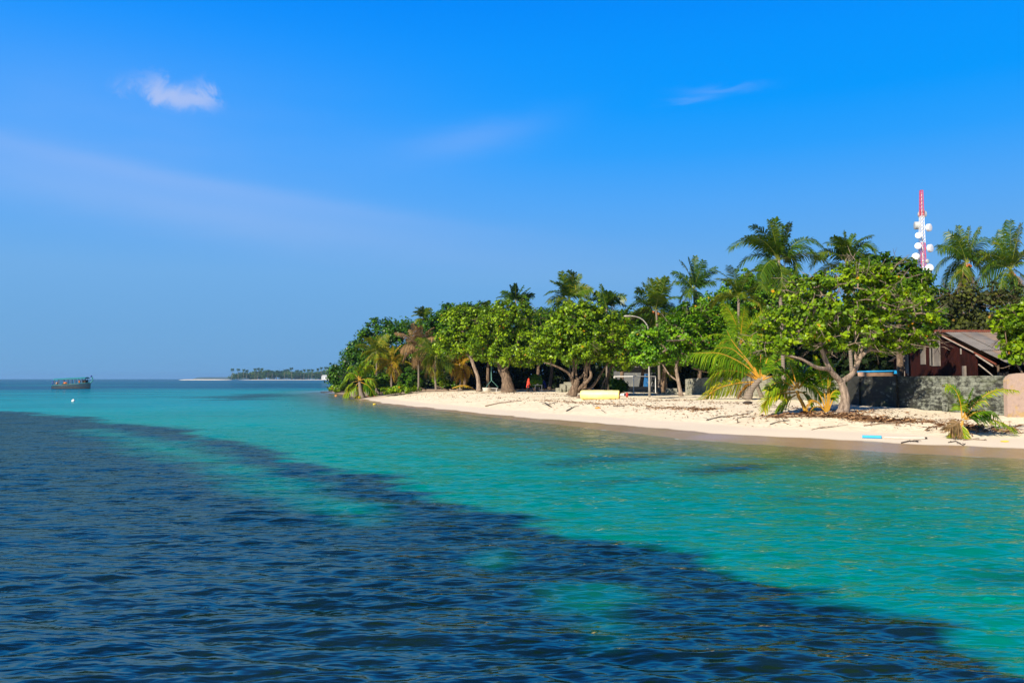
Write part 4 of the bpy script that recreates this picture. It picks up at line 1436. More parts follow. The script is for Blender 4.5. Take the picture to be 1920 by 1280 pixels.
pb = ground(1512, 774)
Yp = pb.y
young_palm("bushy young palm with orange ribs on the sand left of the forked trunk", pb, Yp,
           [([(1493, 728), (1483, 712), (1470, 695), (1452, 690)], {'age': .3}), ([(1490, 728), (1475, 717), (1455, 716), (1436, 732)], {'age': .55}), ([(1490, 730), (1470, 730), (1450, 738), (1434, 760)], {'age': .7}),
            ([(1492, 735), (1472, 738), (1450, 735), (1436, 748), (1433, 768)], {'age': .75}), ([(1497, 728), (1510, 716), (1525, 718), (1540, 742)], {'age': .35, 'drop': 1.0}),
            ([(1496, 726), (1500, 705), (1512, 685), (1522, 680)], {'age': .2}), ([(1494, 726), (1488, 700), (1480, 680)], {'age': .2}), ([(1495, 726), (1498, 700), (1496, 676)], {'age': .25}),
            ([(1496, 735), (1506, 735), (1518, 748), (1522, 766)], {'age': .4}), ([(1492, 740), (1475, 750), (1460, 765)], {'age': .45, 'drop': 1.0}), ([(1496, 728), (1515, 706), (1535, 700)], {'age': .25})],
           llen=0.62, npair=40, stem=([(1505, 757), (1497, 742), (1495, 732)], 0.10, 0.07, 'rachis_orange'), width=0.05, rach=0.038)

pb = ground(1551, 776)
Yp = pb.y
young_palm("young palm with upright orange stalks close to the forked trunk", pb, Yp,
           [([(1550, 772), (1546, 735), (1537, 700), (1528, 668)], {'start': .45, 'age': .5, 'llen': .5}), ([(1551, 772), (1552, 735), (1553, 700), (1550, 672)], {'start': .4, 'age': .4}),
            ([(1549, 770), (1538, 740), (1525, 722), (1512, 720)], {'start': .45, 'age': .4}), ([(1552, 770), (1558, 735), (1572, 728), (1578, 748)], {'start': .35, 'age': .65}),
            ([(1552, 770), (1556, 720), (1562, 690), (1578, 672)], {'start': .45, 'age': .3}), ([(1548, 772), (1533, 752), (1520, 748), (1512, 768)], {'start': .35, 'age': .8, 'mats': ('palm_yellow', 'rachis_orange'), 'llen': .22, 'n': 18}),
            ([(1549, 772), (1535, 760), (1522, 764), (1518, 776)], {'start': .3, 'age': .8, 'mats': ('palm_yellow', 'rachis_orange'), 'n': 14, 'llen': .2}),
            ([(1553, 770), (1562, 748), (1568, 735), (1580, 738)], {'start': .4, 'age': .45})],
           llen=0.5, npair=34, width=0.045, rach=0.036)

pb = ground(1800, 822)
Yp = pb.y
young_palm("small windblown young palm alone near the water in front of the mossy wall", pb, Yp,
           [([(1804, 785), (1802, 760), (1796, 738), (1785, 722), (1774, 724)], {'age': .5}), ([(1807, 783), (1815, 762), (1826, 746), (1834, 745)], {'age': .05, 'llen': .42, 'mats': ('palm_green', 'rachis_orange')}),
            ([(1808, 783), (1830, 754), (1855, 734), (1878, 727), (1902, 731)], {'age': .6}), ([(1809, 784), (1828, 772), (1850, 768), (1868, 782)], {'age': .3}),
            ([(1810, 786), (1836, 782), (1866, 787), (1890, 796), (1906, 809)], {'age': .55, 'drop': 1.1}), ([(1804, 788), (1800, 800), (1797, 812), (1796, 822)], {'age': .75, 'drop': .9}),
            ([(1806, 783), (1815, 752), (1824, 730)], {'age': .15}), ([(1807, 786), (1828, 775), (1848, 775)], {'age': .1, 'mats': ('palm_green', 'rachis_orange')}),
            ([(1802, 787), (1792, 794), (1782, 806)], {'age': .5, 'mats': ('palm_brown', 'rachis_brown'), 'name': 'dry_frond', 'n': 22}),
            ([(1802, 788), (1790, 798), (1776, 802)], {'age': .4, 'mats': ('palm_brown', 'rachis_brown'), 'name': 'dry_frond', 'n': 22})],
           llen=0.42, npair=40, stem=([(1803, 803), (1805, 788)], 0.055, 0.04, 'rachis_orange'), width=0.035, rach=0.022, drop=0.8)
mb, lv = MB(), []
q = ground(872, 733)
frond_geo([A(848, 728, q.y), A(862, 722, q.y), A(876, 722, q.y), A(893, 731, q.y)], 0.42, 24, mb, lv, 0.09, 1.0, 0.05, 0.6)
for V_, _ in lv:
    g = H(V_[..., 0].ravel(), V_[..., 1].ravel()).reshape(V_.shape[:2])
    V_[..., 2] = np.maximum(V_[..., 2], g + 0.02)
tag(frond_obj('fallen_frond', lv, mb, [M['palm_yellow'], M['rachis_orange']], None), "fallen yellow green palm frond lying left of the leaning pale trunk", 'palm frond')


# ------------------------------------------------------------------ walls
def wall_mat(name, light, dark, block=True, moss=(0.05, 0.065, 0.02), cover=0.5, grime_shade_y=None):
    m, t, out = mat(name)
    b = t.node('ShaderNodeBsdfPrincipled')
    tc = t.node('ShaderNodeTexCoord')
    P = tc.outputs['Object']
    Q = t.mapping(P, scale=(1.0, 0.34, 1.0)) if grime_shade_y else P       # growth spreads along the courses
    n1 = t.noise(Q, 0.9, 6, 0.7)
    n2 = t.noise(Q, 7.0, 7, 0.75)
    n3 = t.noise(t.mapping(Q, scale=(3.5, 3.5, 2.2)), 1.0, 6, 0.7)
    col = t.mix(n2, light, tuple(c * 0.62 for c in light))
    st = t.math('ADD', t.math('MULTIPLY', n1, 0.35), t.math('ADD', t.math('MULTIPLY', n2, 0.60), t.math('MULTIPLY', n3, 0.35)))
    if grime_shade_y:        # far stretch painted blacker: growth, plus the trees' shade put into the colour
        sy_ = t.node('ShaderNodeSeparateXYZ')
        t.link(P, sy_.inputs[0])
        st = t.math('ADD', st, t.math('MULTIPLY', t.smooth(sy_.outputs[1], grime_shade_y[0], grime_shade_y[1]), 0.16))
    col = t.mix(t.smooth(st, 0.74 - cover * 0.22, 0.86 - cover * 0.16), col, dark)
    n4 = t.noise(Q, 2.2, 5, 0.65)
    col = t.mix(t.math('MULTIPLY', t.smooth(n4, 0.5, 0.66), 0.55), col, moss)
    bp = t.node('ShaderNodeBump')
    bp.inputs['Strength'].default_value = 0.6
    bp.inputs['Distance'].default_value = 0.03
    hgt = n2
    if block:
        sp = t.node('ShaderNodeSeparateXYZ')
        t.link(P, sp.inputs[0])
        cb = t.node('ShaderNodeCombineXYZ')
        t.link(t.math('ADD', sp.outputs[0], sp.outputs[1]), cb.inputs[0])
        t.link(sp.outputs[2], cb.inputs[1])
        br = t.node('ShaderNodeTexBrick')
        br.inputs['Scale'].default_value = 1.0
        br.inputs['Brick Width'].default_value = 0.42
        br.inputs['Row Height'].default_value = 0.21
        br.inputs['Mortar Size'].default_value = 0.012
        br.inputs['Mortar Smooth'].default_value = 0.3
        t.link(cb.outputs[0], br.inputs['Vector'])
        col = t.mix(t.math('MULTIPLY', br.outputs['Fac'], 0.55), col, (0.03, 0.03, 0.022))
        hgt = t.math('SUBTRACT', t.math('MULTIPLY', n2, 0.5), t.math('MULTIPLY', br.outputs['Fac'], 0.8))
    t.link(hgt, bp.inputs['Height'])
    t.link(col, b.inputs['Base Color'])
    b.inputs['Roughness'].default_value = 0.92
    t.link(bp.outputs[0], b.inputs['Normal'])
    t.link(b.outputs[0], out.inputs[0])
    return m


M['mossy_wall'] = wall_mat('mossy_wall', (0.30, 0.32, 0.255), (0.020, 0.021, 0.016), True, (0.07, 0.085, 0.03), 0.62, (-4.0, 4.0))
M['grey_wall'] = wall_mat('grey_wall', (0.36, 0.35, 0.27), (0.06, 0.055, 0.04), True, (0.10, 0.10, 0.04), 0.3)
M['pink_wall'] = wall_mat('pink_wall', (0.46, 0.33, 0.26), (0.28, 0.20, 0.16), False, (0.42, 0.27, 0.05), 0.35)
M['hut_wall'] = wall_mat('hut_wall', (0.15, 0.16, 0.17), (0.07, 0.075, 0.08), False, (0.25, 0.25, 0.2), 0.0)  # pale grey darkened: the deep shade here is put into the colour


def wall_run(mb, pts, top, th, base=-0.3, ragged=0.0, seed=0):
    """a wall along ground points; top is one height or a list; the top edge is broken slightly"""
    r_ = random.Random(seed)
    fine = []
    tops = top if hasattr(top, '__len__') else [top] * len(pts)
    for i in range(len(pts) - 1):
        a, b = Vector(pts[i]), Vector(pts[i + 1])
        n = max(1, int((b - a).length / 0.42))
        for k in range(n):
            fine.append((a.lerp(b, k / n), tops[i] + (tops[i + 1] - tops[i]) * k / n))
    fine.append((Vector(pts[-1]), tops[-1]))
    fine = [(p, z + r_.uniform(-1, 1) * ragged) for p, z in fine]
    vs, fs = [], []
    for i, (p, z) in enumerate(fine):
        a = fine[max(0, i - 1)][0]
        c = fine[min(len(fine) - 1, i + 1)][0]
        d = (c - a)
        d.z = 0
        d.normalize()
        nrm = Vector((-d.y, d.x, 0)) * th / 2
        zb = h1(p.x, p.y) + base
        for s in (1, -1):
            vs.append((p.x + s * nrm.x, p.y + s * nrm.y, zb))
            vs.append((p.x + s * nrm.x, p.y + s * nrm.y, z))
    for i in range(len(fine) - 1):
        a, b = i * 4, i * 4 + 4
        fs += [(a, b, b + 1, a + 1), (a + 2, a + 3, b + 3, b + 2), (a + 1, b + 1, b + 3, a + 3)]
    fs += [(0, 1, 3, 2)]
    e = (len(fine) - 1) * 4
    fs += [(e, e + 2, e + 3, e + 1)]
    mb.add(vs, fs)


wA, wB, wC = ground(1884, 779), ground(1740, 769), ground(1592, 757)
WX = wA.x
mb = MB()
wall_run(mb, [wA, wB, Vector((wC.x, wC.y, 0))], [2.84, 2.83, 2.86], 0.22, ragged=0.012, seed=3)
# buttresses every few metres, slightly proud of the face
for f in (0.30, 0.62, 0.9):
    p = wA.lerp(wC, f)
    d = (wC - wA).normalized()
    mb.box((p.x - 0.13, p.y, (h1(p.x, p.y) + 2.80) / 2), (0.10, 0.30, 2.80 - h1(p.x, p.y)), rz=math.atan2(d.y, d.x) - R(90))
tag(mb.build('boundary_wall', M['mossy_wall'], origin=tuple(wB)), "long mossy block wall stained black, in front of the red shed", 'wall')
mb = MB()
pE = ground(1886, 781)
d0 = pE.x
prof = [(0, 0.7), (0, 2.62), (0.08, 2.78), (0.25, 2.90), (0.6, 2.95), (3.4, 2.96), (3.4, 0.7)]
vs = [(d0 + x, pE.y - 0.14, z) for x, z in prof] + [(d0 + x, pE.y + 0.12, z) for x, z in prof]
n = len(prof)
fs = [tuple(range(n)), tuple(range(2 * n - 1, n - 1, -1))] + [(i, i + n, (i + 1) % n + n, (i + 1) % n) for i in range(n)]
mb.add(vs, fs)
tag(mb.build('wall_end', M['pink_wall'], origin=tuple(pE)), "pink rendered wall end with a rounded corner and yellow stain, at the right edge", 'wall')
# low broken wall further along the beach
q0, q1, q2 = ground(1287, 740), ground(1345, 741), ground(1440, 745)
mb = MB()
wall_run(mb, [q0, q1, q2, wC + Vector((-0.4, 0.8, 0))], [2.65, 2.86, 2.88, 2.86], 0.24, ragged=0.05, seed=5)
tag(mb.build('broken_wall', M['grey_wall'], origin=tuple(q0)), "grey block wall with a broken stepped end behind the leaning young palm", 'wall')
mb = MB()
q = ground(1262, 739)
k = q.y / FPX
mb.box((q.x, q.y + 0.6, q.z + 5 * k), (16 * k, 0.8, 12 * k), rz=0.1)
mb.box((q.x - 10 * k, q.y + 0.5, q.z + 1.5 * k), (16 * k, 0.7, 4 * k), rz=0.05)
tag(mb.build('stone_step', M['grey_wall'], origin=tuple(q)), "low grey stone block with a step, left of the broken grey wall", 'step')
q = stand(1054, 92)
k = q.y / FPX
mb = MB()
for (a, b, h_) in ((1042, 1052, 8), (1050, 1060, 15), (1058, 1072, 19)):
    x0, x1 = A(a, 712, q.y).x, A(b, 712, q.y).x
    mb.box(((x0 + x1) / 2, q.y + 0.03 * (a - 1040), q.z + h_ * k / 2 - 0.1), (x1 - x0, 1.0, h_ * k + 0.2))
tag(mb.build('ruined_wall', M['grey_wall'], origin=tuple(q)), "small ruined block wall stepping up, left of the twisting tree trunks", 'wall')

# ------------------------------------------------------------------ the shed


def corrugated(name, cols, rough=0.55, dirv='x', scale=13.0, rust=0.5, rustc=(0.20, 0.07, 0.03)):
    m, t, out = mat(name)
    b = t.node('ShaderNodeBsdfPrincipled')
    tc = t.node('ShaderNodeTexCoord')
    P = tc.outputs['Object']
    n1 = t.noise(P, 0.8, 5, 0.65)
    n2 = t.noise(t.mapping(P, scale=(2.0, 0.6, 0.6) if dirv == 'x' else (0.6, 2.0, 0.35)), 1.6, 6, 0.7)
    col = t.mix(t.smooth(n1, 0.35, 0.65), cols[0], cols[1])
    col = t.mix(t.math('MULTIPLY', t.smooth(n2, 0.5, 0.68), rust), col, rustc)
    sp = t.node('ShaderNodeSeparateXYZ')
    t.link(P, sp.inputs[0])
    wv = t.math('SINE', t.math('MULTIPLY', sp.outputs[0 if dirv == 'x' else 1], 2 * math.pi * scale))
    bp = t.node('ShaderNodeBump')
    bp.inputs['Strength'].default_value = 0.9
    bp.inputs['Distance'].default_value = 0.02
    t.link(wv, bp.inputs['Height'])
    t.link(col, b.inputs['Base Color'])
    b.inputs['Roughness'].default_value = rough
    b.inputs['Specular IOR Level'].default_value = 0.15
    t.link(bp.outputs[0], b.inputs['Normal'])
    t.link(b.outputs[0], out.inputs[0])
    return m


M['roof_sheet'] = corrugated('roof_sheet', ((0.28, 0.205, 0.16), (0.19, 0.15, 0.125)), 0.7, 'x', 9.0, 0.45, (0.26, 0.16, 0.11))
M['roof_sheet_grey'] = corrugated('roof_sheet_grey', ((0.22, 0.205, 0.195), (0.15, 0.14, 0.135)), 0.65, 'x', 9.0, 0.4, (0.30, 0.19, 0.13))
M['rust_wall'] = corrugated('rust_wall', ((0.040, 0.006, 0.004), (0.018, 0.004, 0.003)), 0.95, 'y', 9.0, 0.5, (0.06, 0.014, 0.007))  # rust red darkened further, with shade from the tree put into the colour
M['zinc_strip'] = corrugated('zinc_strip', ((0.32, 0.285, 0.24), (0.20, 0.17, 0.145)), 0.6, 'y', 12.0, 0.4, (0.16, 0.09, 0.05))
M['pale_wood'] = simple('pale_wood', (0.32, 0.27, 0.22), 0.8, 0.2, 5.0, bump=0.2)
M['brown_wood'] = simple('brown_wood', (0.20, 0.125, 0.075), 0.85, 0.25, 5.0, bump=0.3, col2=(0.07, 0.042, 0.026))
M['dark_wood'] = simple('dark_wood', (0.035, 0.026, 0.02), 0.85, 0.25, 5.0)
M['rust_cap'] = simple('rust_cap', (0.20, 0.05, 0.022), 0.8, 0.25, 3.0)

X0 = WX + 1.9
Yc = lambda px: X0 / ((px - 960) / FPX) / (math.cos(PITCH) * 1.0) * math.cos(PITCH)
Yr, Yn, Yf, Ye = Yc(1757), Yc(1830), Yc(1676), Yc(1868)
zr, zn, zf, ze = A(1757, 623, Yr).z, A(1830, 661, Yn).z, A(1676, 668, Yf).z, A(1868, 682, Ye).z
XE = X0 + 9.5
shed = empty('shed', (X0 + 4, Yr, 1.0), "rust red corrugated shed with a weathered grey brown pitched roof behind the mossy wall", 'shed')
mb = MB()
zb = 0.7
prof = [(Yn, zb), (Yn, zn - 0.10), (Yr, zr - 0.10), (Yf, zf - 0.10), (Yf, zb)]
vs = [(X0, y, z) for y, z in prof] + [(X0 + 0.08, y, z) for y, z in prof]
n = len(prof)
mb.add(vs, [tuple(range(n)), tuple(range(2 * n - 1, n - 1, -1))] + [(i, i + n, (i + 1) % n + n, (i + 1) % n) for i in range(n)])
mb.box((X0 + 4.6, Yf - 0.05, (zb + zf - 0.2) / 2), (9.0, 0.08, zf - 0.2 - zb))
mb.box((XE - 0.5, (Yn + Yf) / 2, (zb + zn) / 2 - 0.15), (0.08, Yf - Yn - 0.2, zn - zb - 0.3))
mb.box((X0 + 6.2, Yn + 0.05, (zb + zn - 0.3) / 2), (6.6, 0.08, zn - 0.3 - zb))
gw = mb.build('gable_wall', M['rust_wall'], shed)
for (pxa, pxb, ya, yb) in ((1752, 1763.5, 625, 686), (1744, 1749.5, 632, 685), (1747.5, 1751.5, 628, 686), (1727, 1736, 640, 683), (1801.5, 1803.5, 653, 664), (1692, 1696, 666, 705), (1702, 1704, 664, 704), (1699, 1700.5, 665, 700)):
    mb = MB()
    y0, y1 = Yc(pxb), Yc(pxa)
    z1, z0 = A(0, ya, (y0 + y1) / 2).z, A(0, yb, (y0 + y1) / 2).z
    ym = (y0 + y1) / 2
    lim = (zr + (zn - zr) * (Yr - ym) / (Yr - Yn) if ym < Yr else zr + (zf - zr) * (ym - Yr) / (Yf - Yr)) - 0.16
    z1 = min(z1, lim)
    mb.box((X0 - 0.02, ym, (z0 + z1) / 2), (0.035, y1 - y0, z1 - z0))
    o_ = mb.build('zinc_strip', M['zinc_strip'], shed)
sl = (zr - zn) / (Yr - Yn)
sl2 = (zn - ze) / (Yn - Ye)
roof = MB()
# underlay of the near slope starts in from the verge; far slope whole
roof_o = None
def slope_sheet(x0, x1, ya, za, yb, zb_, up):
    """a corrugated sheet between two heights, ribs run down the slope"""
    mbs = MB()
    n = max(4, int((x1 - x0) / 0.055))
    vs, fs = [], []
    for j, (y, z) in enumerate(((ya, za), (yb, zb_))):
        for i in range(n + 1):
            x = x0 + (x1 - x0) * i / n
            w = 0.016 * math.cos(math.pi * i)
            vs += [(x, y, z + up + w), (x, y, z + up + w - 0.012)]
    m_ = 2 * (n + 1)
    for i in range(n):
        a = 2 * i
        fs += [(a, a + 2, a + 2 + m_, a + m_), (a + 1, a + 1 + m_, a + 3 + m_, a + 3)]
    fs += [(0, 2 * 0 + m_, m_ + 1, 1), (2 * n, 2 * n + 1, m_ + 2 * n + 1, m_ + 2 * n)]
    fs += [tuple([0, 1, 3, 2][k] + 2 * i for k in range(4)) for i in range(n)]
    fs += [tuple([0, 2, 3, 1][k] + 2 * i + m_ for k in range(4)) for i in range(n)]
    mbs.add(vs, fs)
    return mbs
zmid = zr + (zn - zr) * 0.86
Ymid = Yr + (Yn - Yr) * 0.86
mbf = slope_sheet(X0 - 0.15, XE, Yr + 0.03, zr - 0.03, Yf + 0.4, zf - 0.3, 0.0)
roof_o = mbf.build('roof', M['roof_sheet'], shed)
r_ = random.Random(5)
x = X0 + 0.42
i = 0
while x < XE - 0.2:
    w = 0.86
    mm = 'roof_sheet_grey' if i in (0, 1, 4) else 'roof_sheet'
    s_ = slope_sheet(x, x + w + 0.05, Yr - 0.02, zr, Ymid - 0.15, zmid - 0.05 + r_.uniform(-.02, .02), 0.02 + 0.012 * (i % 2))
    sh = s_.build('roof_sheet', M[mm], shed)
    sh.parent = roof_o
    dx = -0.25 if i > 0 else 0.15
    mm = 'roof_sheet_grey' if i in (0, 2, 3, 6) else 'roof_sheet'
    s_ = slope_sheet(x + dx, x + dx + w + 0.05, Ymid, zmid, Ye - r_.uniform(0.0, .2), ze - 0.02 + r_.uniform(-.03, .03), -0.03 + 0.012 * (i % 2))
    sh = s_.build('roof_sheet', M[mm], shed)
    sh.parent = roof_o
    x += w
    i += 1
mb = MB()
mb.tube([(X0 - 0.1, Yr, zr + 0.05), (XE, Yr, zr + 0.05)], 0.09, 8)
mb.build('ridge_cap', M['rust_cap'], shed)
mb = MB()
mb.tube([(X0 - 0.10, Yr - 0.05, zr - 0.02), (X0 - 0.10, Yn + 0.05, zn + 0.02)], 0.042, 4)
mb.build('barge_board', M['pale_wood'], shed)
mb = MB()
mb.tube([(X0 - 0.06, Yn - 0.1, zn - 0.12), (X0 - 0.06, Ye + 0.2, ze - 0.10)], 0.05, 4)
mb.build('barge_board', M['pale_wood'], shed)
for xx in (X0 + 0.1, X0 + 3, X0 + 6):
    mb = MB()
    mb.tube([(xx, Yr - 0.1, zr - 0.10), (xx, Ye + 0.2, ze - 0.02)], 0.055, 4)
    mb.build('rafter', M['rust_cap'], shed)
for xx in (X0 + 0.3, X0 + 3.1, X0 + 6.0):
    mb = MB()
    mb.tube([(xx, Ye + 0.35, 0.8), (xx, Ye + 0.35, ze - 0.05)], 0.05, 6)
    mb.build('post', M['brown_wood'], shed)
mb = MB()
mb.tube([(X0 + 0.1, Yn - 0.05, zn - 0.6), (X0 + 0.5, Ye + 0.4, 2.5)], 0.04, 5)
mb.build('brace', M['pale_wood'], shed)
q = A(1806.5, 705, Yc(1806.5) - 0.25)
mb = MB()
mb.box((X0 - 0.12, q.y, 2.55), (0.12, 0.20, 1.65))
mb.build('post', M['zinc_strip'], shed)
# plank fence under the lean-to
mb = MB()
for i in range(22):
    x = X0 + 0.35 + i * 0.16
    mb.box((x, Ye + 0.25, 1.9 + r_.uniform(-.05, .05)), (0.13, 0.03, 2.1 + r_.uniform(-.15, .12)), rz=r_.uniform(-.03, .03))
tag(mb.build('plank_fence', M['brown_wood'], origin=(X0 + 1, Ye + 0.25, 0.9)), "brown upright plank fence under the low eave of the shed", 'fence')

# ------------------------------------------------------------------ boat stored behind the wall
M['blue_paint'] = simple('blue_paint', (0.02, 0.33, 0.72), 0.4, 0.1, 3.0, coat=0.3)
M['tan_paint'] = simple('tan_paint', (0.42, 0.26, 0.17), 0.6, 0.2, 3.0)
Yb = 49
k = Yb / FPX
bx0, bx1 = A(1616, 705, Yb).x, A(1680, 705, Yb).x
bb = empty('stored_boat', ((bx0 + bx1) / 2, Yb, 1.1), "blue rimmed tan boat lying behind the mossy wall beside the red shed", 'boat')
mb = MB()
vs, fs = [], []
NS = 12
for i in range(NS + 1):
    t = i / NS
    x = bx0 + (bx1 - bx0) * t
    w = 0.75 * (math.sin(math.pi * (0.25 + 0.70 * t))) ** 0.5 * (1.0 if t < 0.8 else max(0.12, (1 - t) / 0.2))
    zt = A(0, 697.5 + 0.5 * t, Yb).z + 0.05 * t
    for (ww, z) in ((w, zt), (w * 0.9, zt - 0.35), (w * 0.5, zt - 0.75), (0.02, zt - 0.85)):
        vs.append((x, Yb - ww, z))
    for (ww, z) in ((0.02, zt - 0.80), (w * 0.5, zt - 0.7), (w * 0.85, zt - 0.33), (w * 0.95, zt)):
        vs.append((x, Yb + ww, z))
for i in range(NS):
    for j in range(7):
        a = i * 8 + j
        fs.append((a, a + 1, a + 9, a + 8))
fs.append(tuple(range(8)))
mb.add(vs, fs)
mb.build('hull', M['tan_paint'], bb, smooth=True)
mb = MB()
P1 = [(vs[i * 8][0], vs[i * 8][1], vs[i * 8][2] + 0.03) for i in range(NS + 1)]
P2 = [(vs[i * 8 + 7][0], vs[i * 8 + 7][1], vs[i * 8 + 7][2] + 0.03) for i in range(NS + 1)]
mb.tube(P1, 0.055, 6)
mb.tube(P2, 0.055, 6)
mb.box((bx1 - 0.35, Yb - 0.30, P1[-2][2] - 0.06), (0.9, 0.34, 0.20))
mb.build('gunwale', M['blue_paint'], bb)

# ------------------------------------------------------------------ mast with dishes
M['mast_red'] = simple('mast_red', (0.62, 0.035, 0.06), 0.5, 0.08, 2.0)
M['mast_white'] = simple('mast_white', (0.78, 0.78, 0.78), 0.5, 0.05, 2.0)
M['dish_white'] = simple('dish_white', (0.74, 0.74, 0.73), 0.45, 0.04, 2.0)
M['dish_grey'] = simple('dish_grey', (0.45, 0.46, 0.44), 0.5, 0.06, 2.0)  # on dishes turned from the sun, this grey stands in for shade
M['steel'] = simple('steel', (0.45, 0.46, 0.47), 0.4, 0.1, 5.0)
YM = 132.0
k = YM / FPX
mbase = stand(1733, YM)
mast = empty('lattice_mast', mbase, "tall red and white lattice radio mast rising behind the trees, hung with dishes", 'mast')
top = A(1727.3, 357, YM)
ax_x = top.x
def mast_w(z):            # half width at height z
    f = (z - mbase.z) / (top.z - mbase.z)
    return 0.19 + max(0, (0.98 - f)) * 0.62
zs_px = [357, 405.5, 456, 503, 560, 640, 705]
zlev = [A(0, p, YM).z for p in zs_px]
zlev[-1] = mbase.z
cxm = lambda z: ax_x + (mbase.x - ax_x) * (1 - (z - mbase.z) / (top.z - mbase.z))
for s in range(len(zlev) - 1):
    z1, z0 = zlev[s], zlev[s + 1]
    mb = MB()
    def corner(z, j):
        w = mast_w(z)
        return Vector((cxm(z) + (w if j in (0, 3) else -w), YM + (w if j in (0, 1) else -w), z))
    nb = max(3, int((z1 - z0) / (0.55 if s < 2 else 0.9)))
    tr_ = 0.045 if s < 3 else 0.06
    for j in range(4):
        mb.tube([corner(z0, j), corner(z1, j)], tr_, 5)
        for b_ in range(nb):
            za, zb_ = z0 + (z1 - z0) * b_ / nb, z0 + (z1 - z0) * (b_ + 1) / nb
            mb.tube([corner(za, j), corner(zb_, (j + 1) % 4)], 0.028, 4, cap=False)
            mb.tube([corner(zb_, j), corner(zb_, (j + 1) % 4)], 0.028, 4, cap=False)
            if s > 1:
                mb.tube([corner(zb_, j), corner(za, (j + 1) % 4)], 0.024, 4, cap=False)
    mb.build('red_section' if s % 2 == 0 else 'white_section', M['mast_red' if s % 2 == 0 else 'mast_white'], mast)
mb = MB()
mb.tube([(cxm(zlev[3]) + 0.1, YM, mbase.z), (cxm(zlev[0]), YM, zlev[0] - 0.4)], 0.10, 5)
mb.build('cable_run', M['mast_white'], mast)
for (px, py, r, hx, hy, mtl, dep) in [
        (1729.4, 401.7, 7.8, 0.15, 1.0, 'dish_grey', 0.55), (1720.2, 423, 7.4, -1.0, 0.25, 'dish_grey', 0.9), (1741, 427, 7.2, 0.55, -0.85, 'dish_white', 0.55), (1722, 441.6, 5.8, -0.45, -0.9, 'dish_white', 0.3),
        (1721.3, 461.2, 6.0, -0.45, -0.9, 'dish_white', 0.3), (1743.4, 465.6, 7.4, 0.55, -0.85, 'dish_white', 0.55), (1717.5, 481.5, 7.0, -0.75, -0.65, 'dish_white', 0.5), (1738.5, 489.8, 4.0, 0.5, -0.85, 'dish_grey', 0.4),
        (1742.2, 502.6, 7.4, -0.1, -1.0, 'dish_white', 0.3), (1740, 513, 5.0, 0.3, -1.0, 'dish_grey', 0.4), (1721.5, 513.5, 3.5, -0.3, -1, 'dish_white', 0.3)]:
    c = A(px, py, YM - 0.6 if hy < 0 else YM + 0.9)
    rr_ = r * k
    d = Vector((hx, hy, 0)).normalized()
    mb = MB()
    w = dep * rr_ * 1.3 + 0.1
    mb.lathe(c - d * w / 2, [(-0.10, rr_ * 0.35), (0, rr_ * 0.75), (0.12, rr_), (w, rr_), (w + 0.06, rr_ * 0.85), (w + 0.10, rr_ * 0.4)], axis=d, sides=24)
    dish = mb.build('dish', M[mtl], mast, smooth=False)
    mb = MB()
    mb.tube([c - d * (w / 2 + 0.05), (cxm(c.z), YM, c.z)], 0.05, 5)
    br = mb.build('bracket', M['steel'], mast)
    br.parent = dish

# ------------------------------------------------------------------ lamp post
M['lamp_metal'] = simple('lamp_metal', (0.42, 0.385, 0.335), 0.45, 0.15, 3.0, metal=0.2)
lb = stand(1217.5, 67.5)
YL = lb.y
lamp = empty('street_lamp', lb, "tall grey street lamp with a curved arm, right of the yellow cylinder", 'street lamp')
k = YL / FPX
mb = MB()
jt = A(1215.5, 618, YL)
mb.tube([lb - Vector((0, 0, 0.2)), lb + Vector((0, 0, 1.6)), lb.lerp(jt, 0.5), jt], [0.10, 0.085, 0.07, 0.055], 12)
mb.build('pole', M['lamp_metal'], lamp, smooth=True)
mb = MB()
mb.tube([jt, A(1214.5, 612, YL), A(1211, 606, YL), A(1206, 600, YL), A(1199, 595.5, YL), A(1190, 593, YL), A(1180, 592, YL)], [0.055, 0.053, 0.051, 0.048, 0.046, 0.044, 0.042], 10)
mb.build('arm', M['lamp_metal'], lamp, smooth=True)
mb = MB()
hd_ = A(1175, 592.3, YL)
mb.lathe(hd_ + Vector((0.42, 0, 0.0)), [(0, 0.03), (0.08, 0.06), (0.4, 0.075), (0.6, 0.055), (0.68, 0.015)], axis=(-1, 0, -0.03), sides=14, squash=1.3)
mb.build('lamp_head', M['lamp_metal'], lamp, smooth=True)

# ------------------------------------------------------------------ yellow cylinder
M['yellow_paint'] = simple('yellow_paint', (0.84, 0.70, 0.22), 0.5, 0.10, 1.6, col2=(0.80, 0.72, 0.36), coat=0.15)
M['yellow_end_shaded'] = simple('yellow_end_shaded', (0.72, 0.44, 0.035), 0.55, 0.15, 2.0)  # drum yellow made darker; the shade on this end is in the colour
M['white_paint'] = simple('white_paint', (0.78, 0.77, 0.73), 0.5, 0.08, 3.0)
M['red_paint'] = simple('red_paint', (0.55, 0.035, 0.02), 0.45, 0.12, 3.0)
M['dirty_white'] = simple('dirty_white', (0.66, 0.60, 0.50), 0.7, 0.15, 4.0)
yb = ground(1128, 748)
YY = yb.y
k = YY / FPX
rr_ = 8.6 * k
tank = empty('channel_buoy', yb, "large yellow cylindrical buoy lying on the beach under the twisting tree", 'buoy')
a = A(1090, 0, YY).x
a = A(1090, 740, YY).x
b_ = A(1160, 740, YY).x
zc = yb.z + rr_ * 0.93
ax_ = Vector((b_ - a, -0.9, 0)).normalized()
c0 = Vector((a, YY + 0.45, zc))
Lb = (b_ - a) / ax_.x
mb = MB()
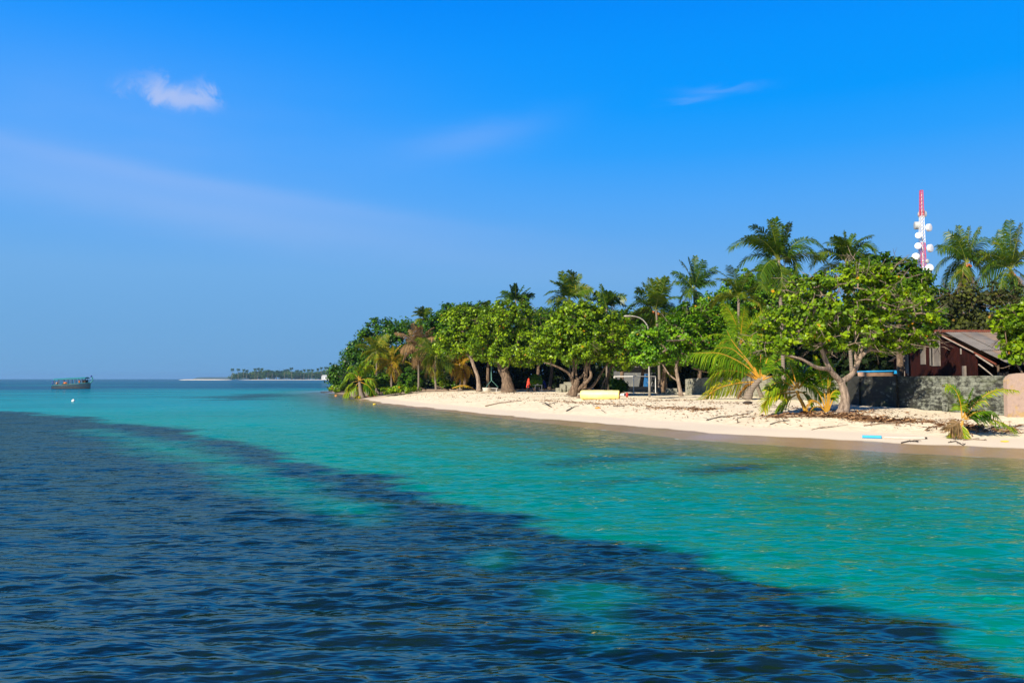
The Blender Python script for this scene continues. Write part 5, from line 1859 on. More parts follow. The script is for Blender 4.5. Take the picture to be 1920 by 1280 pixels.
mb.lathe(c0, [(0, rr_ * 0.82), (0.05, rr_ * 0.95), (0.14, rr_), (Lb * 0.5, rr_), (Lb - 0.62, rr_), (Lb - 0.60, rr_ * 1.015), (Lb - 0.54, rr_ * 1.015), (Lb - 0.52, rr_), (Lb - 0.08, rr_), (Lb - 0.02, rr_ * 0.96)], axis=ax_, sides=36)
mb.build('drum', M['yellow_paint'], tank, smooth=False)
mb = MB()
mb.lathe(c0 + ax_ * (Lb - 0.03), [(0, rr_ * 0.94), (0.04, rr_ * 0.93), (0.05, rr_ * 0.5)], axis=ax_, sides=36)
mb.build('end_plate', M['yellow_end_shaded'], tank)
mb = MB()
mb.lathe(c0 + ax_ * (Lb + 0.015), [(0, 0.13), (0.03, 0.13), (0.04, 0.085), (0.30, 0.085), (0.31, 0.12), (0.36, 0.12)], axis=ax_, sides=14)
mb.build('neck_pipe', M['white_paint'], tank)
rc = A(1169, 741, YY - 0.3)
mb = MB()
mb.lathe(c0 + ax_ * (Lb + 0.37), [(0, 0.05), (0.14, 0.05)], axis=ax_, sides=10)
mb.build('coupling', M['drift_dark'], tank)
mb = MB()
mb.lathe(c0 + ax_ * (Lb + 0.50), [(0, 0.06), (0.03, 0.17), (0.10, 0.20), (0.17, 0.17), (0.21, 0.06)], axis=ax_, sides=16)
mb.build('lamp_cap', M['red_paint'], tank, smooth=True)

# ------------------------------------------------------------------ pipe frame, hut, table, tub, swing
gp = ground(1188, 738)
YG = gp.y
fr = empty('goal', gp, "thin white metal goal frame with a cross bar, standing in shade behind the buoy", 'goal')
zt = A(0, 705.5, YG + 2).z
for (px, yy) in ((1151.5, YG + 5), (1188, YG), (1229, YG + 3)):
    p_ = stand(px, yy)
    mb = MB()
    mb.tube([p_ - Vector((0, 0, 0.2)), (p_.x, p_.y, zt)], 0.045, 8)
    mb.build('post', M['white_paint'], fr)
mb = MB()
p0, p1, p2 = stand(1151.5, YG + 5), stand(1188, YG), stand(1229, YG + 3)
mb.tube([(p0.x, p0.y, zt), (p1.x, p1.y, zt + .002), (p2.x, p2.y, zt)], 0.045, 8)
mb.build('cross_bar', M['white_paint'], fr)

hb = stand(1222, 102)
hut = empty('hut', hb, "grey walled hut with a blue door in the shade behind the goal frame", 'hut')
k = 102 / FPX
M['blue_door'] = simple('blue_door', (0.015, 0.13, 0.36), 0.5, 0.1, 2.0)
mb = MB()
hx0, hx1 = A(1160, 712, 102).x, A(1280, 712, 102).x
mb.box(((hx0 + hx1) / 2, 102 + 2.5, hb.z + 1.45), (hx1 - hx0, 5, 3.0))
mb.build('wall', M['hut_wall'], hut)
mb = MB()
mb.box(((hx0 + hx1) / 2, 104.3, hb.z + 3.05), (hx1 - hx0 + 0.8, 6.2, 0.16))
mb.build('roof', M['roof_sheet_grey'], hut)
dx = A(1211, 712, 102).x
mb = MB()
mb.box((dx, 101.97, hb.z + 1.08), (9 * k, 0.06, 2.1))
dr = mb.build('door', M['blue_door'], hut)
mb = MB()
mb.lathe((dx + 3 * k, 101.93, hb.z + 1.05), [(0, 0.03), (0.05, 0.045), (0.08, 0.02)], axis=(0, -1, 0), sides=10)
hh_ = mb.build('handle', M['steel'], hut)
hh_.parent = dr
mb = MB()
wxx = A(1226, 712, 102).x
mb.box((wxx, 101.97, hb.z + 1.25), (12 * k, 0.06, 1.0))
mb.build('shutter', M['dish_grey'], hut)
q = stand(1196, 92)
mb = MB()
mb.box((A(1194, 712, 92).x, 92, q.z + 0.30), (60 * 92 / FPX, 0.18, 0.70))
tag(mb.build('low_wall', M['hut_wall'], origin=tuple(q)), "low pale wall in front of the grey hut behind the goal frame", 'wall')

tb = ground(1008, 733.5)
YT = tb.y
k = YT / FPX
tab = empty('table', tb, "white table with thin legs under the trees beside the person in red", 'table')
x0, x1 = A(999, 712, YT).x, A(1017, 712, YT).x
mb = MB()
mb.box(((x0 + x1) / 2, YT + .3, tb.z + 0.76), (x1 - x0, 0.75, 0.06))
mb.build('tabletop', M['white_paint'], tab)
for xx in (x0 + 0.30, x1 - 0.06):
    for dy in (0.0, 0.6):
        mb = MB()
        mb.box((xx, YT + dy, tb.z + 0.34), (0.07, 0.07, 0.78))
        mb.build('leg', M['white_paint'], tab)
mb = MB()
c = Vector(((x0 + x1) / 2 - 0.05, YT + .25, tb.z + 0.795))
mb.lathe(c, [(0, 0.14), (0.05, 0.20), (0.14, 0.25), (0.15, 0.23), (0.06, 0.15)], sides=16)
tag(mb.build('bowl', M['white_paint'], origin=tuple(c)), "white bowl standing on the white table", 'bowl')
c = ground(1001.5, 734)
mb = MB()
mb.box((c.x, c.y - 0.1, c.z + 0.19), (0.30, 0.28, 0.40))
mb.box((c.x, c.y - 0.1, c.z + 0.405), (0.33, 0.31, 0.03))
tag(mb.build('box', M['tan_paint'], origin=tuple(c)), "small tan box on the sand under the left end of the white table", 'box')

ub = ground(912.5, 735)
k = ub.y / FPX
mb = MB()
mb.lathe(ub + Vector((0, 0, 0.0)), [(0, 0.30), (0.05, 0.36), (0.28, 0.46), (0.46, 0.50), (0.50, 0.52), (0.52, 0.50), (0.46, 0.44), (0.12, 0.34), (0.10, 0.05)], sides=24)
tag(mb.build('tub', M['dirty_white'], origin=tuple(ub), smooth=True), "round dirty white tub on the sand right of the leaning pale trunk", 'tub')
mb = MB()
bc = A(921, 727.5, ub.y + 0.75)
mb.box(bc, (1.55, 0.30, 0.05), rot=Matrix.Rotation(R(2), 3, 'Y'))
mb.box(bc + Vector((-0.5, 0.0, -0.22)), (0.05, 0.22, 0.42))
mb.box(bc + Vector((0.6, 0.0, -0.22)), (0.05, 0.22, 0.42))
tag(mb.build('bench', M['white_paint'], origin=(bc.x, bc.y, bc.z - 0.43)), "low white plank bench right behind the dirty white tub", 'bench')
M['green_rope'] = simple('green_rope', (0.12, 0.30, 0.24), 0.8, 0.2, 8.0)
ys_ = ub.y + 1.5
sw = empty('rope_swing', A(921, 726, ys_), "pale green rope swing hanging from the trees above the white bench", 'swing')
mb = MB()
mb.tube([A(921.5, 676, ys_), A(921, 700, ys_), A(921.5, 713, ys_)], [0.05, 0.05, 0.07], 6)
mb.build('rope', M['green_rope'], sw)
for xx in (911, 934):
    mb = MB()
    mb.tube([A(921.5, 713, ys_), A((921.5 + xx) / 2, 719, ys_), A(xx, 726, ys_)], 0.028, 5)
    mb.build('strand', M['green_rope'], sw)
mb = MB()
mb.tube([A(911, 726, ys_), A(922, 727, ys_), A(934, 726, ys_)], 0.03, 5)
mb.build('seat_bar', M['drift_dark'], sw)

# ------------------------------------------------------------------ people


def person(label, base, height, face, cloth_top, cloth_low, skin, hair, lean=0.12, top_low=0.42, scarf=False, arms_fwd=0.5):
    """one continuous skinned body with clothes over it; face: heading in radians (0 = +x)"""
    root = empty('person', base, label, 'person')
    s = height / 1.68
    fx, fy = math.cos(face), math.sin(face)
    F, S_ = Vector((fx, fy, 0)), Vector((-fy, fx, 0))

    def P(f, sd, z):
        return (F * f + S_ * sd) * s + Vector((0, 0, z * s))
    hip, chest, neck = P(0, 0, 0.88), P(lean * 0.6, 0, 1.25), P(lean, 0, 1.42)
    J = {'pel': (hip, .13), 'waist': (P(lean * .3, 0, 1.05), .115), 'chest': (chest, .135), 'neck': (neck, .055), 'hd0': (P(lean + .03, 0, 1.50), .075), 'hd1': (P(lean + .045, 0, 1.58), .092), 'hd2': (P(lean + .04, 0, 1.655), .062)}
    E = [('pel', 'waist'), ('waist', 'chest'), ('chest', 'neck'), ('neck', 'hd0'), ('hd0', 'hd1'), ('hd1', 'hd2')]
    for q, sg in (('l', 1), ('r', -1)):
        st = 0.10 * sg
        J['hip' + q] = (P(0, 0.09 * sg, 0.84), .10)
        J['kn' + q] = (P(0.03 + st, 0.10 * sg, 0.47), .062)
        J['an' + q] = (P(st * 1.2 - .02, 0.10 * sg, 0.09), .042)
        J['to' + q] = (P(st * 1.2 + .15, 0.115 * sg, 0.035), .030)
        J['sh' + q] = (P(lean * .9, 0.175 * sg, 1.36), .06)
        J['el' + q] = (P(lean * .9 + .10 * arms_fwd, 0.23 * sg, 1.09), .043)
        J['wr' + q] = (P(lean * .9 + .10 * arms_fwd + .22 * arms_fwd, 0.17 * sg, 0.88 + .18 * arms_fwd), .032)
        J['ha' + q] = (P(lean * .9 + .10 * arms_fwd + .30 * arms_fwd, 0.15 * sg, 0.81 + .20 * arms_fwd), .034)
        E += [('pel', 'hip' + q), ('hip' + q, 'kn' + q), ('kn' + q, 'an' + q), ('an' + q, 'to' + q), ('chest', 'sh' + q), ('sh' + q, 'el' + q), ('el' + q, 'wr' + q), ('wr' + q, 'ha' + q)]
        for fi in range(5):
            b0 = Vector(J['ha' + q][0])
            sp = (fi - 2) * 0.016
            ln = (0.045, 0.075, 0.082, 0.075, 0.06)[fi]
            J['f%s%d' % (q, fi)] = (b0 + F * (0.03 + ln * .5) * s + S_ * sp * s + Vector((0, 0, -ln * .6)) * s, .009)
            E.append(('ha' + q, 'f%s%d' % (q, fi)))
    ks = list(J)
    me = bpy.data.meshes.new('body')
    me.from_pydata([tuple(J[q][0]) for q in ks], [(ks.index(a_), ks.index(b_)) for a_, b_ in E], [])
    o = bpy.data.objects.new('body', me)
    COL.objects.link(o)
    o.parent = root
    sk_ = o.modifiers.new('skin', 'SKIN')
    for i, q in enumerate(ks):
        r = J[q][1] * s
        me.skin_vertices[0].data[i].radius = (r, r)
        me.skin_vertices[0].data[i].use_root = (q == 'pel')
    sb = o.modifiers.new('smooth', 'SUBSURF')
    sb.levels = sb.render_levels = 1
    me.materials.append(skin)
    L0 = Vector(root.location)
    # top garment
    mb = MB()
    zlow = top_low
    ringsz = [(zlow, .205), (0.62, .19), (0.86, .165), (1.05, .145), (1.22, .17), (1.36, .16), (1.43, .075)]
    pts = [L0 + P(lean * max(0, (z - .8) / .62), 0, z) for z, r in ringsz]
    mb.tube(pts, [r * s for z, r in ringsz], 14)
    for q in 'lr':
        a_, b_, c_ = (L0 + Vector(J[n + q][0]) for n in ('sh', 'el', 'wr'))
        mb.tube([a_, b_, c_], [.083 * s, .065 * s, .052 * s], 9)
    mb.build('shirt', cloth_top, root, smooth=True)
    mb = MB()
    for q in 'lr':
        a_, b_, c_ = (L0 + Vector(J[n + q][0]) for n in ('hip', 'kn', 'an'))
        mb.tube([a_, b_, c_], [.122 * s, .085 * s, .07 * s], 9)
    mb.build('trousers', cloth_low, root, smooth=True)
    mb = MB()
    c = L0 + P(lean + .045, 0, 1.585)
    if scarf:
        mb.lathe(c - Vector((0, 0, .20)) * s - F * 0.03 * s, [(0, .15 * s), (.08 * s, .12 * s), (.17 * s, .115 * s), (.25 * s, .108 * s), (.31 * s, .06 * s), (.325 * s, .01)], sides=14)
        mb.build('head_scarf', cloth_top, root, smooth=True)
    else:
        mb.lathe(c - F * 0.025 * s - Vector((0, 0, .05)) * s, [(0, .09 * s), (.06 * s, .108 * s), (.12 * s, .085 * s), (.155 * s, .02)], sides=14)
        mb.build('hair', hair, root, smooth=True)
    return root


M['skin'] = simple('skin', (0.30, 0.15, 0.09), 0.55, 0.05, 3.0)
M['cloth_red'] = simple('cloth_red', (0.75, 0.05, 0.02), 0.8, 0.12, 6.0)
M['cloth_blue'] = simple('cloth_blue', (0.010, 0.02, 0.28), 0.8, 0.12, 6.0)
M['cloth_black'] = simple('cloth_black', (0.012, 0.012, 0.014), 0.8, 0.1, 6.0)
M['hair'] = simple('hair', (0.012, 0.01, 0.009), 0.5, 0.1, 6.0)
pr = ground(989.5, 735)
person("person in a red top and red head scarf standing left of the white table", pr, 25.5 * pr.y / FPX, R(10), M['cloth_red'], M['cloth_black'], M['skin'], M['hair'], lean=0.10, top_low=0.58, scarf=True)
pb2 = ground(1022, 732)
person("person in a dark blue top with bare head, stooping right of the white table", pb2, 22 * pb2.y / FPX, R(170), M['cloth_blue'], M['cloth_black'], M['skin'], M['hair'], lean=0.20, top_low=0.45)

# ------------------------------------------------------------------ things on the beach
def stick(label, px, r0, r1, name='driftwood', m='drift', forks=0, seed=0, cat='driftwood', lift=0.0, group=None):
    r_ = random.Random(seed)
    r0, r1 = r0 * 0.6, r1 * 0.6
    P = [ground(a_, b_) for a_, b_ in px]
    P = [p + Vector((0, 0, r0 * 0.7 + lift + r_.uniform(0, r0))) for p in P]
    mb = MB()
    n = len(P)
    mb.tube(P, [r0 + (r1 - r0) * i / (n - 1) for i in range(n)], 7)
    for f in range(forks):
        i = r_.randrange(0, n - 1)
        s = P[i].lerp(P[i + 1], r_.random())
        d = (P[i + 1] - P[i]).normalized()
        an = r_.choice((-1, 1)) * r_.uniform(0.5, 1.1)
        d = Vector((d.x * math.cos(an) - d.y * math.sin(an), d.x * math.sin(an) + d.y * math.cos(an), r_.uniform(0.0, 0.25)))
        L = r_.uniform(0.4, 1.0) * (P[-1] - P[0]).length * 0.35
        m_ = s + d * L * .5 + Vector((0, 0, .03))
        e = s + d * L + Vector((r_.uniform(-.1, .1), r_.uniform(-.1, .1), 0))
        mb.tube([s, m_, e], [r0 * .6, r0 * .45, r1 * .5], 5)
    return tag(mb.build(name, M[m], origin=tuple(P[0]), smooth=True), label, cat, group)


stick("long thin pale stick lying across the sand in front of the stout tree", [(910, 762), (935, 757), (960, 754), (978, 752)], 0.09, 0.05, forks=2, seed=1)
stick("short dark forked branch on the sand below the white table", [(1022, 757), (1028, 760), (1034, 764)], 0.08, 0.05, forks=3, seed=2, m='drift_dark')
stick("small dark twig on the sand left of the orange scrap", [(1062, 771), (1070, 767), (1075, 764)], 0.07, 0.04, forks=3, seed=3, m='drift_dark')
stick("thin dark stick on the sand right below the orange scrap", [(1128, 769), (1134, 773)], 0.04, 0.03, seed=4, m='drift_dark')
stick("dark straight stick on the sand below the curved lamp post", [(1150, 762), (1172, 762)], 0.04, 0.03, forks=1, seed=5, m='drift_dark')
stick("dark curving root on the sand below the long drooping fronds", [(1325, 789), (1345, 783), (1370, 781), (1392, 778), (1412, 772)], 0.045, 0.02, forks=5, seed=6, m='drift_dark', name='root', cat='root')
stick("wiry hooked root on the open sand left of the brown frond heap", [(1383, 792), (1382, 785), (1392, 782), (1420, 781)], 0.03, 0.015, forks=2, seed=7, m='drift_dark', name='root', cat='root')
stick("knotted dark stick on the sand below the brown frond heap", [(1444, 796), (1460, 791), (1478, 789)], 0.04, 0.02, forks=3, seed=8, m='drift_dark')
stick("long pale log half buried at the foot of the forked trunk", [(1470, 783), (1510, 781), (1550, 780), (1600, 779)], 0.10, 0.07, seed=9)
stick("bare branched twig lying near the wet sand left of the blue pipe", [(1522, 806), (1535, 803), (1560, 801), (1590, 796)], 0.03, 0.015, forks=6, seed=10, m='drift')
stick("grey driftwood branch with many twigs on the sand below the mossy wall", [(1620, 799), (1650, 795), (1690, 793), (1710, 798)], 0.05, 0.02, forks=7, seed=11)
stick("thin brown branch pointing at the lone young palm", [(1700, 790), (1745, 792), (1775, 800), (1790, 806)], 0.035, 0.015, forks=4, seed=12)
stick("dark wet twig cluster at the water's edge right of the blue pipe", [(1690, 831), (1705, 828), (1722, 829)], 0.045, 0.03, forks=6, seed=13, m='drift_dark')
stick("black twisted roots at the foot of the lone young palm", [(1778, 830), (1792, 828), (1800, 832), (1806, 836), (1810, 832)], 0.035, 0.02, forks=4, seed=14, m='drift_dark', name='root', cat='root')
stick("brown root running right from the lone young palm along the sand", [(1806, 826), (1825, 824), (1850, 826)], 0.03, 0.02, forks=4, seed=15, name='root', cat='root')
stick("long reddish branch on the sand at the right edge under the palm frond", [(1860, 812), (1890, 812), (1925, 812)], 0.03, 0.02, forks=6, seed=16)
stick("dark drift log lying in the shallows off the island tip", [(602, 736.3), (612, 736.2), (622, 735.2)], 0.16, 0.10, forks=2, seed=17, m='drift_dark')
stick("dark drift log at the tip beside the green young palm", [(629, 736), (640, 735.5), (652, 735.8)], 0.2, 0.12, forks=3, seed=18, m='drift_dark')
stick("thick fallen log sloping on the sand right of the green young palm", [(690, 743), (710, 740), (733, 736)], 0.16, 0.10, forks=2, seed=19, m='drift_dark', name='fallen_log', cat='log')
for i, (lab, px) in enumerate([("pale drift log lying longest on top of the driftwood pile", [(779, 732), (810, 730.5), (842, 731.5)]), ("pale drift log at the right end of the driftwood pile", [(822, 732.5), (845, 731.5), (866, 732)]),
                               ("grey drift log at the left end of the driftwood pile", [(777, 733.8), (795, 733), (812, 733.5)]), ("thin drift log in front of the driftwood pile", [(800, 734.5), (830, 734), (858, 734.6)])]):
    stick(lab, px, 0.22, 0.14, forks=2, seed=30 + i, group="driftwood pile under the tip trees", lift=0.1 if i == 0 else 0.0)
# stump by the green young palm
q = ground(699, 743.5)
mb = MB()
mb.lathe(q - Vector((0, 0, .1)), [(0, 0.42), (0.15, 0.36), (0.5, 0.30), (0.95, 0.33), (1.0, 0.28), (0.96, 0.1)], sides=14)
for i in range(6):
    an = i * 1.05
    mb.tube([q + Vector((0, 0, 0.25)), q + Vector((math.cos(an) * .5, math.sin(an) * .5, .12)), q + Vector((math.cos(an) * 1.0, math.sin(an) * 1.0, 0.0))], [.14, .09, .04], 6)
tag(mb.build('tree_stump', M['rust_cap'], origin=tuple(q), smooth=True), "rusty brown tree stump with roots right of the green young palm", 'stump')
# blue pipe and the white pipe it lies on
pa, pb_ = ground(1617, 821), ground(1653, 822)
M['blue_pipe'] = simple('blue_pipe', (0.015, 0.36, 0.66), 0.35, 0.06, 3.0, coat=0.2)
mb = MB()
r0 = 0.062
vs = [pa + Vector((0, 0, r0)), pb_ + Vector((0, 0, r0))]
mb.tube(vs, r0, 18, cap=False)
dd = (vs[1] - vs[0]).normalized()
mb.tube([vs[0] + dd * 0.001, vs[1] - dd * 0.001], r0 * 0.86, 18, cap=False)
x_ = dd.orthogonal().normalized()
y_ = dd.cross(x_)
for e in vs:
    ring, ring2 = [], []
    for kk in range(18):
        an = 2 * math.pi * kk / 18
        ring.append(e + (x_ * math.cos(an) + y_ * math.sin(an)) * r0)
        ring2.append(e + (x_ * math.cos(an) + y_ * math.sin(an)) * r0 * .86)
    mb.add(ring + ring2, [(i, (i + 1) % 18, 18 + (i + 1) % 18, 18 + i) for i in range(18)])
mb.lathe(vs[0] + dd * 0.35, [(0, r0 * 0.85), (0.01, r0 * 0.85)], axis=dd, sides=18, mi=1)
tag(mb.build('pipe', [M['blue_pipe'], M['drift_dark']], origin=tuple(pa)), "short bright blue plastic pipe lying on the wet sand", 'pipe')
pc, pd = ground(1655, 822), ground(1735, 823)
mb = MB()
mb.tube([pc + Vector((0.06, 0, .045)), pc.lerp(pd, .5) + Vector((0, 0, .04)), pd + Vector((0, 0, .045))], 0.026, 12)
mb.tube([pd + Vector((-.02, 0, .045)), pd + Vector((0.06, 0, .045))], 0.04, 12, mi=1)
tag(mb.build('pipe', [M['dirty_white'], M['drift_dark']], origin=tuple(pc)), "thin white pipe lying end to end with the blue pipe", 'pipe')
# small litter things
M['orange_scrap'] = simple('orange_scrap', (0.72, 0.28, 0.03), 0.6, 0.1, 4.0)
M['yellow_scrap'] = simple('yellow_scrap', (0.75, 0.55, 0.03), 0.6, 0.1, 4.0)


def scrap(label, px, py, size, m, name='scrap', cat='scrap', seed=0):
    r_ = random.Random(seed)
    q = ground(px, py)
    bm = bmesh.new()
    bmesh.ops.create_icosphere(bm, subdivisions=2, radius=1.0)
    vs = []
    for v in bm.verts:
        s = 1 + 0.25 * math.sin(v.co.x * 3 + seed) * math.cos(v.co.y * 4 + seed)
        vs.append((q.x + v.co.x * size[0] * s, q.y + v.co.y * size[1] * s, q.z + max(-0.01, v.co.z * size[2] * s + size[2] * 0.5)))
    fs = [tuple(v.index for v in f.verts) for f in bm.faces]
    bm.free()
    return tag(link_mesh(name, vs, fs, M[m], origin=tuple(q), smooth=True), label, cat)


scrap("orange scrap on the sand below the yellow cylinder buoy", 1121, 765.5, (0.20, 0.14, 0.07), 'orange_scrap', seed=1)
scrap("dark rock on the sand under the leaning young palm's fronds", 1402, 757, (0.28, 0.22, 0.13), 'drift_dark', 'rock', 'rock', seed=2)
scrap("brown stone against the left end of the yellow buoy", 1085, 746, (0.22, 0.2, 0.14), 'drift', 'rock', 'rock', seed=3)
scrap("yellow leaf on the wet sand right of the lone young palm", 1885, 828, (0.15, 0.12, 0.03), 'yellow_scrap', 'fallen_leaf', 'leaf', seed=4)
scrap("orange float in the shallows off the island tip", 630, 742.5, (0.25, 0.2, 0.12), 'orange_scrap', 'float', 'float', seed=5)
scrap("yellow float in the shallows below the driftwood pile", 702, 758.5, (0.16, 0.14, 0.1), 'yellow_scrap', 'float', 'float', seed=6)

# leaf and weed litter: too many bits to count
def litter(name, label, lines, n, material, seed, size=(0.05, 0.22), spread=0.5, thick=0.012, lift=0.01):
    r2 = np.random.default_rng(seed)
    C = []
    for line, wgt, sp in lines:
        P = np.array([tuple(ground(a_, b_))[:2] for a_, b_ in line])
        m_ = int(n * wgt)
        t = r2.random(m_) * (len(P) - 1)
        i = np.minimum(t.astype(int), len(P) - 2)
        f = (t - i)[:, None]
        q = P[i] * (1 - f) + P[i + 1] * f
        clump = np.sin(t * 9.0 + seed) * 0.5 + np.sin(t * 23.0) * 0.5
        q = q + r2.normal(0, 1, (m_, 2)) * (sp * (0.7 + 0.4 * clump))[:, None]
        C.append(q)
    C = np.concatenate(C)
    hz = H(C[:, 0], C[:, 1])
    ok = hz > 0.42
    C, hz = C[ok], hz[ok]
    m_ = len(C)
    an = r2.random(m_) * 6.283
    L = r2.uniform(size[0], size[1], m_) ** 1.0
    w = L * r2.uniform(0.06, 0.28, m_)
    d = np.stack([np.cos(an), np.sin(an), r2.normal(0, 0.22, m_)], 1)
    s = np.stack([-np.sin(an), np.cos(an), r2.normal(0, 0.35, m_)], 1)
    c = np.stack([C[:, 0], C[:, 1], hz + lift + np.abs(r2.normal(0, thick, m_))], 1)
    curl = np.array([0, 0, 1.0])[None] * (L * 0.18)[:, None]
    v = np.stack([c - d * (L / 2)[:, None], c + s * (w / 2)[:, None] + curl, c + d * (L / 2)[:, None], c - s * (w / 2)[:, None] + curl * .4], 1)
    f = (np.arange(m_) * 4)[:, None] + np.array([[0, 1, 2, 3]])
    o = link_mesh(name, v.reshape(-1, 3), f.astype(np.int32), M[material], attrs={'rnd': ('FACE', r2.random(m_))})
    return tag(o, label, name.replace('_', ' '), kind='stuff')


M['litter'] = leaf_mat('litter', [(0.0, (0.05, 0.028, 0.016)), (0.5, (0.15, 0.075, 0.035)), (0.85, (0.28, 0.13, 0.05)), (1.0, (0.40, 0.22, 0.06))], 0.1, 0.8)
M['wrack'] = leaf_mat('wrack', [(0.0, (0.08, 0.04, 0.022)), (0.6, (0.26, 0.145, 0.075)), (1.0, (0.44, 0.27, 0.13))], 0.1, 0.8)
litter('leaf_litter', "scattered dead brown leaves and twigs over the dry sand", [
    ([(760, 742), (900, 745), (1050, 752), (1200, 760)], 0.25, 2.2), ([(880, 737), (1000, 737), (1150, 748), (1280, 752)], 0.25, 1.8), ([(1200, 765), (1350, 778), (1500, 790)], 0.15, 1.5),
    ([(1280, 750), (1420, 760), (1560, 770), (1660, 772)], 0.2, 1.2), ([(1600, 775), (1750, 790), (1920, 802)], 0.15, 1.2)], 4000, 'litter', 5, (0.05, 0.26))
litter('weed_line', "reddish brown line of dried weed along the upper beach", [
    ([(1000, 751), (1060, 754), (1110, 757), (1180, 759), (1260, 764), (1320, 768), (1345, 767)], 0.55, 0.28), ([(1225, 765), (1290, 768), (1330, 769)], 0.2, 0.35),
    ([(1600, 788), (1680, 790), (1760, 793)], 0.25, 0.35)], 1700, 'wrack', 6, (0.08, 0.28), thick=0.03)
litter('frond_heap', "heap of brown dead fronds and roots at the foot of the forked trunk", [
    ([(1455, 782), (1500, 780), (1560, 781), (1610, 781)], 0.5, 0.40), ([(1590, 784), (1640, 789), (1690, 792)], 0.3, 0.50), ([(1770, 806), (1800, 802), (1830, 808), (1890, 808)], 0.2, 0.55)], 1100, 'wrack', 7, (0.12, 0.60), thick=0.05)


# ------------------------------------------------------------------ the moored boat and the mooring buoy
M['turquoise'] = simple('turquoise', (0.02, 0.22, 0.23), 0.45, 0.08, 2.0)
M['hull_blue'] = simple('hull_blue', (0.015, 0.05, 0.075), 0.45, 0.12, 1.5)
M['deep_blue'] = simple('deep_blue', (0.01, 0.05, 0.25), 0.5, 0.1, 2.0)
M['boot_top'] = simple('boot_top', (0.03, 0.02, 0.022), 0.6, 0.1, 2.0)
M['orange_vest'] = simple('orange_vest', (0.85, 0.20, 0.03), 0.7, 0.1, 3.0)
YB = 222.0
k = YB / FPX
BX = A(135, 710, YB).x
boat = empty('ferry_boat', (BX, YB, 0), "turquoise roofed wooden passenger boat with a tall curved prow, moored offshore", 'boat')
bp = lambda px, z, dy=0.0: Vector((BX + (px - 135) * k, YB + dy, z))
st = [(98, 0.25, 0.95), (104, 0.95, 0.95), (114, 1.35, 1.0), (128, 1.5, 1.10), (142, 1.45, 1.22), (154, 1.2, 1.38), (162, 0.8, 1.5), (168, 0.28, 1.62), (170, 0.06, 1.7)]
mb = MB()
mb2 = MB()
vs, fs = [], []
for (px, w, z) in st:
    for (ww, zz) in ((w, z), (w * 0.98, z * 0.62), (w * 0.88, 0.28), (w * 0.60, -0.35), (0.0, -0.5), (-w * 0.60, -0.35), (-w * 0.88, 0.28), (-w * 0.98, z * 0.62), (-w, z)):
        vs.append(bp(px, zz, -ww))
for i in range(len(st) - 1):
    for j in range(8):
        a = i * 9 + j
        fs.append((a, a + 1, a + 10, a + 9))
fs.append(tuple(range(9)))
mb.add(vs, fs)
mb.build('hull', M['hull_blue'], boat, smooth=True)
mb = MB()
for sg in (0, 8):
    mb.tube([vs[i * 9 + sg] + Vector((0, 0, 0.02)) for i in range(len(st))], 0.07, 6)
mb.build('gunwale', M['turquoise'], boat)
mb = MB()
for sg, o_ in ((2, -1), (6, 1)):
    mb.tube([vs[i * 9 + sg] + Vector((0, o_ * 0.02, -0.10)) for i in range(len(st) - 1)], 0.12, 6)
mb.build('waterline_strake', M['boot_top'], boat)
mb = MB()
mb.add([bp(px, z - 0.35, -w * 0.95) for px, w, z in st] + [bp(px, z - 0.35, w * 0.95) for px, w, z in st], [(i, i + 1, i + 10, i + 9) for i in range(len(st) - 1)])
mb.build('deck', M['brown_wood'], boat)
zpx = lambda py: A(0, py, YB).z
rf = MB()
n = 10
vv, ff = [], []
for i in range(n + 1):
    t = i / n
    px = 104 + t * 60
    zz = zpx(711.2) + (zpx(708.4) - zpx(711.2)) * t
    w = 1.45 if 0.05 < t < 0.95 else 1.25
    for (dy, dz) in ((-w, 0), (-w * 0.5, 0.20), (0, 0.27), (w * 0.5, 0.20), (w, 0), (w, -0.14), (0, 0.08), (-w, -0.14)):
        vv.append(bp(px, zz + dz, dy))
for i in range(n):
    for j in range(8):
        a, b = i * 8 + j, i * 8 + (j + 1) % 8
        ff.append((a, b, b + 8, a + 8))
ff += [tuple(range(7, -1, -1)), tuple(n * 8 + j for j in range(8))]
rf.add(vv, ff)
rf.build('canopy_roof', M['turquoise'], boat)
for i, px in enumerate((106, 116, 124, 131, 138, 145, 151, 157, 162)):
    t = (px - 104) / 60
    zt = zpx(711.2) + (zpx(708.4) - zpx(711.2)) * t - 0.05
    for sg in (-1, 1):
        w = np.interp(px, [q[0] for q in st], [q[1] for q in st]) * 0.92
        mb = MB()
        mb.tube([bp(px, 0.8, sg * w), bp(px, zt, sg * min(w, 1.3))], 0.055, 5)
        mb.build('roof_post', M['brown_wood'], boat)
mb = MB()
mb.box(bp(160, 1.85, 0), (0.9, 1.4, 1.1))
mb.build('wheelhouse', M['dark_wood'], boat)
mb = MB()
mb.box(bp(134, 1.12, 0.0), (5.0, 0.5, 0.5))
mb.build('bench', M['dark_wood'], boat)
mb = MB()
mb.tube([bp(163, 1.1), bp(168, 1.35), bp(171.5, 1.9), bp(173.6, zpx(714)), bp(174, zpx(711)), bp(172.8, zpx(708)), bp(171, zpx(705.4))], [0.20, 0.19, 0.17, 0.15, 0.14, 0.16, 0.22], 8)
mb.build('prow', M['turquoise'], boat, smooth=True)
mb = MB()
mb.lathe(bp(171.6, zpx(707)), [(0, 0.20), (0.25, 0.30), (0.5, 0.16), (0.55, 0.05)], axis=(-0.4, 0, 1), sides=10)
mb.build('prow_head', M['deep_blue'], boat, smooth=True)
mb = MB()
mb.tube([bp(99, -0.3), bp(98.8, 1.2), bp(99.2, zpx(713))], [0.16, 0.17, 0.12], 6)
